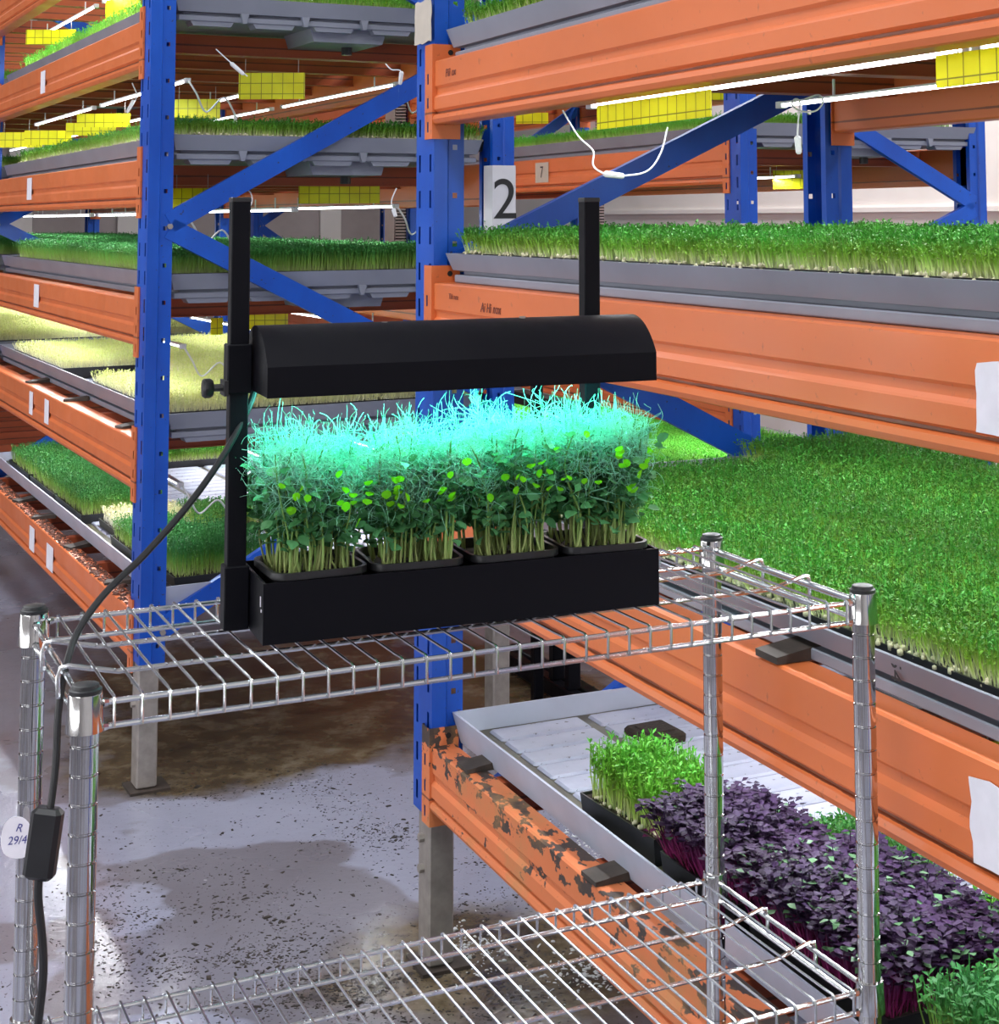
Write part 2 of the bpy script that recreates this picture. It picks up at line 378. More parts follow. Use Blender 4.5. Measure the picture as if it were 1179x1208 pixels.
def seeds(c, r):
    """small faceted peas as quads (cube sphere)"""
    q = np.array([(x, y, z) for x in (-1, 1) for y in (-1, 1) for z in (-1, 1)], float)*.62
    ex = np.array([(1, 0, 0), (-1, 0, 0), (0, 1, 0), (0, -1, 0), (0, 0, 1), (0, 0, -1)], float)
    base = np.concatenate([q, ex]); fs = []
    for k, e in enumerate(ex):
        a = [i for i in range(8) if (q[i]@e) > 0]; m0 = e; ang = []
        t1 = np.roll(np.abs(e), 1); t2 = np.cross(e, t1)
        a.sort(key=lambda i: math.atan2(q[i]@t2, q[i]@t1))
        for j in range(0, 4, 2): fs.append((8+k, a[j], a[(j+1) % 4], a[(j+2) % 4]))
    n = len(c); V = (c[:, None, :]+base[None]*r[:, None, None]).reshape(-1, 3)
    b = np.arange(n)[:, None]*14
    return V, np.concatenate([b+np.array([f]) for f in fs], 0)
def sprout_mesh(name, w_, d_, spacing, h, hv, leaf, leafw, nleaf, mat, stemw=.0009, seed=False, lean=.25, leaftop=.8, edge_lean=.012, clear=None):
    nx, ny = int(w_/spacing), int(d_/spacing)
    X, Y = np.meshgrid((np.arange(nx)+.5)/nx*w_-w_/2, (np.arange(ny)+.5)/ny*d_-d_/2)
    n = X.size; P = np.stack([X.ravel(), Y.ravel(), np.zeros(n)], 1)
    P[:, :2] += rng.normal(0, spacing*.45, (n, 2))
    hum = np.sin(P[:, 0]*23+1)*np.sin(P[:, 1]*19+2)*.06+1
    H_ = h*hum*(1+rng.normal(0, hv, n)).clip(.35, 1.5)
    az = rng.uniform(0, 2*PI, n); ln = np.abs(rng.normal(0, lean, n))*h*.5
    tip = P+np.stack([np.cos(az)*ln, np.sin(az)*ln, H_], 1)
    ex = np.clip((np.abs(P[:, 0])-(w_/2-.02))/.02, 0, 1)*np.sign(P[:, 0]); ey = np.clip((np.abs(P[:, 1])-(d_/2-.02))/.02, 0, 1)*np.sign(P[:, 1])
    tip[:, 0] += ex*edge_lean; tip[:, 1] += ey*edge_lean
    bend = np.stack([rng.normal(0, .003, n), rng.normal(0, .003, n), np.zeros(n)], 1)
    V1, F1 = ribbons(P, tip, bend, np.full(n, stemw)*rng.uniform(.8, 1.3, n), rng.uniform(0, PI, n))
    Vs, Fs, off = [V1], [F1], len(V1)
    for k in range(nleaf):
        f = rng.uniform(leaftop, 1.0, n)[:, None]
        c_ = P*(1-f)+tip*f
        V2, F2 = leaves(c_, rng.uniform(0, 2*PI, n), rng.uniform(-.1, 1.1, n), rng.uniform(.7, 1.25, n)*leaf, rng.uniform(.8, 1.2, n)*leafw)
        Vs.append(V2); Fs.append(F2+off); off += len(V2)
    mi = [0]*sum(len(f) for f in Fs); mats = [mat]
    if seed:
        m_ = int((w_+d_)*2/.0065); side = rng.integers(0, 4, m_); u_ = rng.uniform(-.5, .5, m_)
        cx_ = np.where(side < 2, np.where(side == 0, -w_/2, w_/2)+rng.normal(0, .004, m_), u_*w_); cy_ = np.where(side >= 2, np.where(side == 2, -d_/2, d_/2)+rng.normal(0, .004, m_), u_*d_)
        V3, F3 = seeds(np.stack([cx_, cy_, rng.uniform(.0, .008, m_)], 1), rng.uniform(.003, .0046, m_))
        Vs.append(V3); Fs.append(F3+off); mi += [1]*len(F3); mats.append(M['seed'])
    return np_mesh(name, np.concatenate(Vs), np.concatenate(Fs), mats, mi)

TW, TD = .30, .50       # seedling tray: across the shelf, along the shelf
SPR = {
 'pea':   [sprout_mesh('pea_sprouts', TW, TD, .0060, .043, .18, .0068, .0022, 4, M['pea'], .0010, True, leaftop=.62) for _ in range(2)],
 'dense': [sprout_mesh('dense_sprouts', TW, TD, .0066, .062, .10, .0075, .0028, 3, M['dense'], .0008, False, leaftop=.8) for _ in range(2)],
 'pale':  [sprout_mesh('pale_sprouts', TW, TD, .0070, .030, .22, .006, .0022, 2, M['pale'], .0011, False, leaftop=.6) for _ in range(2)],
 'lime':  [sprout_mesh('lime_sprouts', TW, TD, .0075, .040, .18, .007, .0025, 3, M['lime'], .0009, False, leaftop=.6) for _ in range(1)],
}
mb = MB()
def shell(mb, x0, y0, z0, x1, y1, z1, th, fl_, mi=0, splay=0):
    """open tray: outer walls, inner walls, rim, floor"""
    o = [(x0+splay, y0+splay, z0), (x1-splay, y0+splay, z0), (x1-splay, y1-splay, z0), (x0+splay, y1-splay, z0), (x0, y0, z1), (x1, y0, z1), (x1, y1, z1), (x0, y1, z1)]
    i_ = [(x0+th, y0+th, z1), (x1-th, y0+th, z1), (x1-th, y1-th, z1), (x0+th, y1-th, z1), (x0+th+splay, y0+th+splay, fl_), (x1-th-splay, y0+th+splay, fl_), (x1-th-splay, y1-th-splay, fl_), (x0+th+splay, y1-th-splay, fl_)]
    mb.add(o+i_, [(3, 2, 1, 0), (0, 1, 5, 4), (1, 2, 6, 5), (2, 3, 7, 6), (3, 0, 4, 7), (4, 5, 9, 8), (5, 6, 10, 9), (6, 7, 11, 10), (7, 4, 8, 11), (8, 9, 13, 12), (9, 10, 14, 13), (10, 11, 15, 14), (11, 8, 12, 15), (12, 13, 14, 15)], mi)
    return mb
TRAY_ME = shell(MB(), -TW/2-.004, -TD/2-.004, 0, TW/2+.004, TD/2+.004, .034, .003, .028, splay=.004).mesh('tray_shell', M['black_pot'])

# ------------------------------------------------------------------ the room
Zr = Matrix.Rotation(YR, 4, 'Z')
room = [rp(-13.5, -6, 0), rp(7, -6, 0), rp(7, 5.0, 0), rp(-13.5, 5.0, 0)]
o = obj('floor', MB().add([tuple(p) for p in room], [(0, 1, 2, 3)]), M['floor']); tag(o, kind='structure')
o = obj('ceiling', MB().add([(p.x, p.y, CEIL) for p in room], [(3, 2, 1, 0)]), M['ceil']); tag(o, kind='structure')
def wallbox(name, a, b_, mat, th=.15, h=CEIL):
    d = (b_-a).normalized(); n_ = Vector((-d.y, d.x, 0))*th
    return tag(obj(name, MB().prism([(a.x, a.y), (b_.x, b_.y), (b_.x+n_.x, b_.y+n_.y), (a.x+n_.x, a.y+n_.y)], 'z', 0, h), mat), kind='structure')
wb = wallbox('wall_back', rp(7, 5, 0), rp(-13.5, 5, 0), M['wall'], -.15)
wallbox('wall_front', rp(-13.5, -6, 0), rp(7, -6, 0), M['wall'], -.15)
wallbox('wall_right', rp(7, -6, 0), rp(7, 5, 0), M['wall'], -.15)
wl = wallbox('wall_left', rp(-13.5, 5, 0), rp(-13.5, -6, 0), M['panel'], -.15)
for k in range(11):   # pale pilaster strips between the wall panels
    p = rp(-13.5, -5.6+k*1.02, 0)
    o = obj('pilaster', MB().box(0, -.06, 0, .22, 0, CEIL-.01), M['wall'], wl, p, (0, 0, YR))
    o.parent = wl
# ledge line on the white wall
o = obj('trim_1', MB().box(0, -.03, 0, .03, 16, .03), M['wall'], None, rp(6, 4.97, 1.52), (0, 0, YR)); tag(o, kind='structure')

# ------------------------------------------------------------------ pallet racks
PW, PD = .11, .068      # upright: width along the aisle, depth
def hole_strip(mb, u0, u1, z0, z1, pitch, hw, hh, zoff, P):
    """a steel strip with a column of punched slots; P(u, z) -> xyz"""
    uc = (u0+u1)/2; z = z0
    n = int((z1-z0)/pitch)
    for i in range(n):
        a, b_ = z0+i*pitch, z0+(i+1)*pitch; h0 = a+zoff; h1 = h0+hh
        V = [P(u0, a), P(u1, a), P(u1, b_), P(u0, b_), P(uc-hw/2, h0), P(uc+hw/2, h0), P(uc+hw/2, h1), P(uc-hw/2, h1)]
        mb.add(V, [(0, 1, 5, 4), (1, 2, 6, 5), (2, 3, 7, 6), (3, 0, 4, 7)])
    a = z0+n*pitch
    mb.add([P(u0, a), P(u1, a), P(u1, z1), P(u0, z1)], [(0, 1, 2, 3)])
def upright_mesh(z0, z1):
    mb = MB()
    def q(y0, y1, x0, x1):
        mb.add([(x0, y0, z0), (x1, y1, z0), (x1, y1, z1), (x0, y0, z1)], [(0, 1, 2, 3)])
    Pf = lambda u, z: (0, u, z)
    # front face: plain / slots / plain / slots / plain
    q(0, -.010, 0, 0); hole_strip(mb, -.034, -.010, z0, z1, .075, .011, .036, .02, Pf)
    q(-.034, -.076, 0, 0); hole_strip(mb, -.100, -.076, z0, z1, .075, .011, .036, .02, Pf); q(-.100, -.110, 0, 0)
    for sgn, y in ((1, -.110), (-1, 0)):
        # side: wide flat, step in, narrower flat with bolt holes, return lip
        q(y, y, 0, .030); q(y, y+.006*sgn, .030, .034)
        Ps = lambda u, z, yy=y+.006*sgn: (u, yy, z)
        hole_strip(mb, .034, .062, z0, z1, .10, .010, .011, .04, Ps)
        q(y+.006*sgn, y+.006*sgn, .062, PD); q(y+.006*sgn, y+.026*sgn, PD, PD)
    return mb.mesh('upright', M['blue'])
BEAM_H = .13
def beam_profile(h):
    f = h/.13
    return [(0.003, .13*f), (-.0005, .127*f), (0, .078*f), (.0045, .073*f), (.0045, .062*f), (0, .057*f), (-.002, .054*f), (-.002, .030*f), (.005, .0255*f), (.005, .0215*f),
            (-.003, .018*f), (-.0055, .010*f), (-.002, .002*f), (.002, 0), (.046, 0), (.05, .004), (.05, .126*f), (.047, .13*f)]
def connector_mesh(h, flip, mat):
    """L plate with hook slots; flip mirrors it along the rack"""
    mb = MB(); z0, z1 = -.03, h+.035
    s = -1 if flip else 1
    def P(u, z): return (-.006, s*u, z)
    # front plate lies on the upright's slot face; u < 0 is over the upright
    mb.add([P(-.040, z0), P(-.033, z0), P(-.033, z1), P(-.040, z1)], [(0, 1, 2, 3)])
    hole_strip(mb, -.033, -.013, z0, z1, .05, .009, .022, .014, P)
    mb.add([P(-.013, z0), P(0.003, z0), P(.003, z1), P(-.013, z1)], [(0, 1, 2, 3)])
    # edge thickness and the side plate with its bolt hole
    mb.box(-.006, min(s*-.040, s*-.0415), z0, -.001, max(s*-.040, s*-.0415), z1)
    mb.box(-.006, min(0, s*.004), z0, .056, max(0, s*.004), z1)
    mb.add([(x_, s*.0045, z_) for x_, z_ in [(.034+.006*math.cos(a), h+.018+.006*math.sin(a)) for a in np.linspace(0, 2*PI, 9)[:-1]]], [tuple(range(8))], 1)
    return mb.mesh('end_connector', [mat, M['dark']])
_bm = {}
def beam_me(L, h, mk):
    k = (round(L, 3), round(h, 3), mk)
    if k not in _bm: _bm[k] = MB().prism(beam_profile(h), 'y', 0, L).mesh('beam', M[mk])
    return _bm[k]
_cm = {}
def conn_me(h, flip, mk):
    k = (round(h, 3), flip, mk)
    if k not in _cm: _cm[k] = connector_mesh(h, flip, M[mk])
    return _cm[k]
_um = {}
def channel_between(a, b_, w_=.056, d=.024):
    """C channel brace between two points in the y = const plane; web faces +y/-y"""
    a, b_ = Vector(a), Vector(b_); t = (b_-a).normalized(); n_ = Vector((0, 1, 0)).cross(t).normalized()
    mb = MB(); h = w_/2; th = .003
    prof = [(-h, 0), (-h, d), (-h+th, d), (-h+th, th), (h-th, th), (h-th, d), (h, d), (h, 0)]
    V = [a+n_*p[0]+Vector((0, p[1], 0)) for p in prof]+[b_+n_*p[0]+Vector((0, p[1], 0)) for p in prof]
    nn = len(prof)
    mb.add(V, [(i, (i+1) % nn, nn+(i+1) % nn, nn+i) for i in range(nn)]+[(0, 1, 2, 3), (0, 3, 4, 7), (4, 5, 6, 7), (nn, nn+3, nn+2, nn+1), (nn, nn+7, nn+4, nn+3), (nn+4, nn+7, nn+6, nn+5)])
    return mb
def rack(label, loc, yaw, frames, bays, levels, depth, foot_z, ztop, braces, cross_step=.42, worn_level=None, name='pallet_rack', braces2=None):
    root = thing(name, label, 'rack', loc, yaw)
    uk = (foot_z, ztop)
    if uk not in _um: _um[uk] = upright_mesh(foot_z, ztop)
    for yf in frames:
        for back in (0, 1):
            u = link('upright', _um[uk], root, (depth if back else 0, yf-(PW if back else 0), 0), (0, 0, PI if back else 0))
            # galvanised stilt and base plate
            f = MB().box(.004, -.085, .008, .058, -.02, foot_z+.02, b=.004)
            obj('stilt', f, M['galv'], u)
            obj('base_plate', MB().box(-.015, -.105, .0, .09, .0, .007), M['wood'], u)
            bb = MB()
            for zz in (foot_z-.05, foot_z-.11):
                bb.tube([(.0045, -.05, zz), (-.006, -.05, zz)], .009, 6)
            obj('stilt_bolt', bb, M['galv'], u)
        ym = yf-.107
        bset = braces if not (braces2 and yf != frames[0]) else braces2
        for (xa, za, xb, zb) in bset:
            obj('brace', channel_between((xa, ym, za), (xb, ym, zb)), M['blue'], root)
        bb = MB()
        for (xa, za, xb, zb) in braces[::2]:
            bb.tube([(xa, yf-.11-.004, za-.01), (xa, yf-.11+.01, za-.01)], .008, 6)
        obj('bolt_row', bb, M['galv'], root)
    beams = {}
    for bi, (y0, y1) in enumerate(bays):
        for li, (z, h) in enumerate(levels):
            mk = 'orange_worn' if worn_level == li else 'orange'
            for back in (0, 1):
                L_ = y1-y0
                o = link('beam', beam_me(L_, h, mk), root, (depth if back else 0, y1 if back else y0, z), (0, 0, PI if back else 0))
                beams[(bi, li, back)] = o
                link('end_connector', conn_me(h, False, mk), o, (0, 0, 0)); link('end_connector', conn_me(h, True, mk), o, (0, L_, 0))
            n_ = int((y1-y0)/cross_step)
            cb = MB().box(.045, -.02, 0, depth-.045, .02, .055).box(.045, -.028, -.003, depth-.045, .028, .0).mesh('cross_bar', M['orange_dark'])
            for k in range(n_):
                link('cross_bar', cb, root, (0, y0+(k+.5)*(y1-y0)/n_, z+h-.062))
    return root, beams

DR = 1.03
brR = [(.06, 1.405, .98, 1.83), (.06, 1.335, .98, .86), (.06, .28, .98, .80), (.06, 2.35, .98, 1.90)]
levR = [(.320, .125), (.780, .138), (1.235, .132), (1.692, .132)]
rackR, beamsR = rack('blue and orange pallet rack filling the right side behind the chrome cart', U2, YR, [0, -2.81], [(-2.81, -.11)], levR, DR, .30, 2.6, brR, worn_level=0)
levL = [(.328, .125), (.772, .135), (1.157, .125), (1.533, .130), (1.914, .135), (2.28, .13)]
brL = [(.06, 1.49, .98, 2.0), (.06, 1.475, .98, 1.0), (.06, .42, .98, .93), (.06, 2.5, .98, 2.06)]
rackL, beamsL = rack('blue and orange pallet rack on the left across the cross aisle', U1, YL, [0, 2.97, 5.94], [(0, 2.86), (2.97, 5.83)], levL, 1.088, .33, 2.9, brL)
TC = 1.65
C0 = rp(-1.47, TC, 0)
levC = [(.33, .13), (.76, .13), (1.18, .13), (1.607, .14), (2.02, .13)]
brC = [(.06, 2.02, .98, 1.54), (.06, 1.12, .98, 1.52), (.06, 2.08, .98, 2.56), (.06, 1.06, .98, .5)]
brC2 = [(.06, 1.47, .98, 2.10), (.06, 1.43, .98, .8)]
rackC, beamsC = rack('blue and orange pallet rack standing farthest back before the white wall', C0, YR, [.11, 3.53, 6.95], [(.11, 3.42), (3.53, 6.84)], levC, 1.03, .30, 2.9, brC, braces2=brC2)

# fix-ups drawn on the racks: paper labels, tape and marker writing (parts of the beams and posts)
def flat_label(parent, x, y0, y1, z0, z1, mat, name='paper_label', ragged=0, seed_=1, label=None):
    r_ = random.Random(seed_); pts = []
    def edge_(a, b_, n_):
        for i in range(n_):
            f = i/n_; pts.append((a[0]+(b_[0]-a[0])*f+r_.uniform(-ragged, ragged), a[1]+(b_[1]-a[1])*f+r_.uniform(-ragged, ragged)))
    k = 6 if ragged else 1
    edge_((y0, z0), (y1, z0), k); edge_((y1, z0), (y1, z1), k); edge_((y1, z1), (y0, z1), k); edge_((y0, z1), (y0, z0), k)
    o = obj(name, MB().prism(pts, 'x', x-.0012, x), mat, parent)
    if label: o['label'] = label
    return o
def text(name, body, size, mat, parent, loc, rot, extr=.0003, shear=0):
    c = bpy.data.curves.new(name, 'FONT'); c.body = body; c.size = size; c.extrude = extr; c.align_x = 'CENTER'; c.align_y = 'CENTER'; c.shear = shear
    c.materials.append(mat); tmp = bpy.data.objects.new('tmp', c); COL.objects.link(tmp)
    me = bpy.data.meshes.new_from_object(tmp.evaluated_get(bpy.context.evaluated_depsgraph_get())); bpy.data.objects.remove(tmp)
    me.name = name
    return link(name, me, parent, loc, rot)
ROT_FRONT = (PI/2, 0, -PI/2)     # text upright on a face looking toward -x, reading along -y
for (b_, y, lab) in ((beamsR[(0, 2, 0)], 0, None),): pass
# right rack, torn white papers near the right edge of the photo: s about 1.84..1.95
for li, s0, s1, z0, z1, sd in ((2, 1.872, 2.06, .030, .108, 3), (1, 1.845, 2.04, .030, .118, 4)):
    flat_label(beamsR[(0, li, 0)], -.0022, 2.81-s1, 2.81-s0, z0, z1, M['paper'], 'torn_paper', .004, sd, 'torn white paper sheet')
# left rack labels
for li, ss, wd, zz in ((4, 1.55, .045, .085), (3, 1.78, .05, .09), (2, 1.58, .05, .085), (1, 1.62, .035, .09), (1, 1.32, .04, .09), (0, 1.55, .05, .075), (0, 1.22, .06, .07)):
    flat_label(beamsL[(0, li, 0)], -.0022, ss-wd*1.9, ss, zz-.05, zz+.03, M['paper'], 'paper_label')
b7 = beamsC[(0, 3, 0)]
flat_label(b7, -.0025, 1.50, 1.64, .04, .125, M['tape'], 'paper_label'); text('number', '7', .07, M['ink'], b7, (-.0045, 1.57, .082), ROT_FRONT)
text('handwriting', 'Pili ox', .024, M['brown_ink'], beamsR[(0, 3, 0)], (-.0015, 2.60, .100), ROT_FRONT, .0002, .2)
text('handwriting', 'Thk nox', .016, M['brown_ink'], beamsR[(0, 2, 0)], (-.0015, 2.58, .108), ROT_FRONT, .0002, .2)
text('handwriting', 'Ai Hi nox', .026, M['brown_ink'], beamsR[(0, 2, 0)], (-.0015, 2.38, .094), ROT_FRONT, .0002, .2)
# "2" paper wrapped round the left rack's rear upright, tape on others
ups = {}
for o in rackL.children:
    if o.name.startswith('upright'): ups.setdefault('L', []).append(o)
for o in rackR.children:
    if o.name.startswith('upright'): ups.setdefault('R', []).append(o)
for o in rackC.children:
    if o.name.startswith('upright'): ups.setdefault('C', []).append(o)
def find_up(key, x, y):
    return min(ups[key], key=lambda o: abs(o.location.x-x)+abs(o.location.y-y))
up2 = find_up('L', 1.088, -.11)
wrap = MB().box(-.002, -.001, 1.43, PD+.004, .0035, 1.655).box(-.0035, -.112, 1.43, -.0015, .0035, 1.655).box(PD+.002, -.06, 1.43, PD+.005, .003, 1.655)
upw = obj('number_sign', wrap, M['clear_tape'], up2); upw['label'] = 'white taped sign with black 2'
# reads on the face toward the camera (upright is turned half round, so local +y faces the cross aisle)
tx = text('number', '2', .172, M['ink'], up2, (.032, .0044, 1.548), (PI/2, 0, PI))
upC = find_up('C', 0, .11)
obj('tape_wrap', MB().box(-.0035, -.1135, 1.40, PD+.003, .0035, 1.475), M['clear_tape'], upC)
upR = find_up('R', 0, 0)
flat_label(upR, -.0085, -.115, -.012, 1.865, 1.955, M['tape'], 'masking_tape', .003, 9, 'strip of beige tape')

# ------------------------------------------------------------------ flood trays (grey benches on each level)
def flood_tray(label, parent_loc, yaw, x0, x1, y0, y1, z0, h, mat, group=None, ribs=True, lower=True):
    t = thing('flood_tray', label, 'tray', parent_loc+Matrix.Rotation(yaw, 3, 'Z')@Vector((x0, y0, z0)), yaw, group)
    X, Y = x1-x0, y1-y0
    obj('basin', shell(MB(), 0, 0, .012, X, Y, h, .006, .016, splay=.012), mat, t)
    if lower:
        obj('base_ledge', MB().box(.014, .016, -.013, X-.014, Y-.016, .003, b=.002).box(.03, .03, .003, X-.03, Y-.03, .0115), mat, t)
    if ribs:
        rb = MB()
        # moulded pockets and tabs along both short ends, then a deeper sump with its drain
        n_ = 5; pw = (X-.04)/n_
        for ye, sg in ((0, 1), (Y, -1)):
            if sg < 0: continue
            for k in range(n_):
                a = .02+k*pw; y_a = ye+sg*.020; y_b = ye+sg*.075
                obj('moulded_rib', MB().prism([(a+.022, -.004), (a+pw-.022, -.004), (a+pw-.036, -.026), (a+.036, -.026)], 'y', min(y_a, y_b), max(y_a, y_b)), mat, t)
                if k: obj('moulded_tab', MB().prism([(a-.012, .012), (a+.012, .012), (a+.005, -.016), (a-.005, -.016)], 'y', min(ye+sg*.004, ye+sg*.02), max(ye+sg*.004, ye+sg*.02)), mat, t)
        obj('sump', MB().prism([(X*.56-.12, -.004), (X*.56+.12, -.004), (X*.56+.105, -.052), (X*.56-.105, -.052)], 'y', .05, .30), mat, t)
        obj('drain', MB().tube([(X*.6, .17, -.05), (X*.6, .17, -.075)], .016, 10), M['black_pot'], t)
    return t
ORD = ['first', 'second', 'third', 'fourth', 'fifth', 'sixth', 'seventh', 'eighth', 'ninth', 'tenth', 'eleventh', 'twelfth', 'thirteenth']
def carpet(base, yaw, x0, ys, z, kind, rows, word, where, group, skip=()):
    """seedling trays set edge to edge, each a thing of its own"""
    R3 = Matrix.Rotation(yaw, 3, 'Z'); rowname = {0: 'front', 1: 'middle', 2: 'back'}
    for r_ in rows:
        for k, y in enumerate(ys):
            if (r_, k) in skip: continue
            p = base+R3@Vector((x0+TW/2+.004+r_*(TW+.012), y, z))
            lab = f'{ORD[k]} tray of {word}, {rowname[r_]} line, {where}'
            t = thing('seedling_tray', lab, 'seedling tray', p, yaw, group)
            link('tray_shell', TRAY_ME, t, (0, 0, 0))
            ms = SPR[kind]; fl_ = random.random() < .5
            o = link('sprouts', ms[random.randrange(len(ms))], t, (0, 0, .030), (0, 0, PI if fl_ else 0)); o['kind'] = 'stuff'

ysR = [-.155-TD/2-k*(TD+.014) for k in range(5)]
ysL = [2.66-TD/2-k*(TD+.014) for k in range(5)]; ysL = ysL[::-1]
# right rack: levels from the top; tray bottoms on the beam tops
flood_tray('grey flood tray on the top visible level of the right rack', U2, YR, .02, 1.01, -2.79, -.125, 1.838, .050, M['grey_plastic'])
flood_tray('long grey flood tray of pea sprouts beside the number 2 post, right rack', U2, YR, .02, 1.01, -2.79, -.125, 1.381, .046, M['grey_plastic'])
flood_tray('grey flood tray under the big green mat behind the chrome cart', U2, YR, .035, 1.01, -2.79, -.125, .932, .040, M['grey_plastic'])
carpet(U2, YR, .045, ysR, 1.838+.015, 'pea', (0, 1, 2), 'tall pea sprouts', 'top of right rack', 'pea sprout trays on the top level of the right rack')
carpet(U2, YR, .045, ysR, 1.381+.013, 'pea', (0, 1, 2), 'pea sprouts', 'third level, right rack', 'pea sprout trays on the third level of the right rack')
carpet(U2, YR, .060, [y-.24 for y in ysR], .932+.006, 'pea', (0, 1), 'pea sprouts', 'right rack behind the cart', 'pea sprout trays on the second level of the right rack')
carpet(U2, YR, .060, [y-.02 for y in ysR], .932+.006, 'pea', (2,), 'pea sprouts', 'right rack behind the cart', 'pea sprout trays on the second level of the right rack')
# left rack
kinds = {5: 'dense', 4: 'lime', 3: 'pea', 2: 'dense', 1: 'pale'}
words = {5: 'short green sprouts', 4: 'short green sprouts', 3: 'bright green sprouts', 2: 'dark green sprouts', 1: 'pale yellow sprouts'}
wheres = {5: 'topmost left rack level', 4: 'left rack under the roof lights', 3: 'left rack at eye level', 2: 'left rack just below eye level', 1: 'left rack behind the black lamp post'}
wh2 = {4: 'upper left rack', 3: 'eye level, left rack', 2: 'middle of left rack', 1: 'low on left rack'}
for li in (4, 3, 2, 1):
    z, h = levL[li]; zb = z+h+.0135
    for bi, (ya, yb, nm) in enumerate(((-.075, 2.83, 'nearer'), (2.99, 5.80, 'farther'))):
        flood_tray(f'grey flood tray of {words[li]}, {nm} bay, {wheres[li]}', U1, YL, .072 if bi == 0 else .06, 1.0, ya, yb, zb, .055, M['grey_plastic'])
    ys = [-.045+TD/2+k*(TD+.014) for k in range(5)]
    sk = ((0, 2),) if li == 1 else ()
    carpet(U1, YL, .085, ys, zb+.022, kinds[li], (0, 1, 2) if li in (1, 2) else (0, 1, 2), words[li], 'near bay, '+wh2[li], f'{words[li]} on the left rack, near bay', skip=sk)
    carpet(U1, YL, .085, [y+3.10 for y in ys], zb+.022, kinds[li], (0, 1) if li > 2 else (0, 1, 2), words[li], 'far bay, '+wh2[li], f'{words[li]} on the left rack, far bay')
# far rack
for li, kd, wd in ((3, 'lime', 'light green sprouts'), (2, 'dense', 'green sprouts'), (1, 'lime', 'yellow green sprouts')):
    z, h = levC[li]; zb = z+h+.0135
    flood_tray(f'grey flood tray of {wd} on level {ORD[li]} of the far rack', C0, YR, .05, .99, .0, 3.40, zb, .055, M['grey_plastic'])
    carpet(C0, YR, .06, [.12+TD/2+k*(TD+.014) for k in range(6)], zb+.022, kd, (0, 1, 2), wd, f'level {ORD[li]}, far rack', f'{wd} on the far rack')
z, h = levC[0]; zb = z+h+.0135
flood_tray('grey flood tray of bright sprouts on the lowest far rack level', C0, YR, .05, .99, .0, 3.40, zb, .055, M['grey_plastic'])
ysC = [.12+TD/2+k*(TD+.014) for k in range(6)]
carpet(C0, YR, .06, ysC[1:], zb+.022, 'lime', (0, 1, 2), 'bright sprouts', 'lowest level of far rack', 'bright sprouts on the lowest far rack level')
carpet(C0, YR, .06, ysC[:1], zb+.022, 'pale', (0, 1, 2), 'pale sprouts', 'lowest level of far rack', 'pale sprouts on the lowest far rack level')
z, h = levC[4]
flood_tray('high grey flood tray of the far rack, near bay', C0, YR, .05, .99, .0, 3.40, z+h+.0135, .055, M['grey_plastic'])
flood_tray('grey flood tray of the far rack, farther bay', C0, YR, .05, .99, 3.55, 6.8, levC[3][0]+.1535, .055, M['grey_plastic'])
carpet(C0, YR, .06, [3.7+TD/2+k*(TD+.014) for k in range(6)], levC[3][0]+.172, 'lime', (0, 1), 'light green sprouts', 'far rack, far bay', 'light green sprouts in the far bay of the far rack')
carpet(C0, YR, .06, [.12+TD/2+k*(TD+.014) for k in range(6)], levC[4][0]+.162, 'lime', (0, 1), 'light green sprouts', 'top of far rack', 'light green sprouts on top of the far rack')

for o in list(COL.objects):
    if o.get('label') == 'grey flood tray under the big green mat behind the chrome cart':
        e_ = (Matrix.Rotation(-PI/2, 3, 'Z')@Matrix.Rotation(PI/2, 3, 'X')@Matrix.Rotation(-PI/2, 3, 'Z')).to_euler()
        text('handwriting', '54', .030, M['ink'], o, (.0045, 1.14, .024), e_, .0002)
# ------------------------------------------------------------------ pale ribbed trays on the lowest levels (deck of raised panels)
PANEL = MB().box(-.0985, -.0355, 0, .0985, .0355, .016, b=.004).mesh('raised_panel', M['deck'])
def ribbed_tray(label, base, yaw, x0, x1, y0, y1, z0, h, nrow, from_y0):
    t = thing('ribbed_tray', label, 'tray', base+Matrix.Rotation(yaw, 3, 'Z')@Vector((x0, y0, z0)), yaw)
    X, Y = x1-x0, y1-y0
    obj('basin', shell(MB(), 0, 0, 0, X, Y, h, .005, .008, splay=.014), M['white_plastic'], t)
    obj('algae_film', MB().box(.02, .02, .0082, X-.02, Y-.02, .0200), M['channel'], t)
    for c_ in range(4):
        for r_ in range(nrow):
            yy = (.075+r_*.081) if from_y0 else (Y-.075-r_*.081)
            link('raised_panel', PANEL, t, (.065+.0975+c_*.2185, yy, .0095))
    return t
ribbed_tray('pale ribbed tray on the lowest right rack level holding cut trays', U2, YR, .045, 1.0, -2.75, -.105, .447, .058, 30, False)
ribbed_tray('pale ribbed tray on the lowest left rack level holding small trays', U1, YL, .060, 1.0, -.10, 2.82, .47, .055, 33, True)

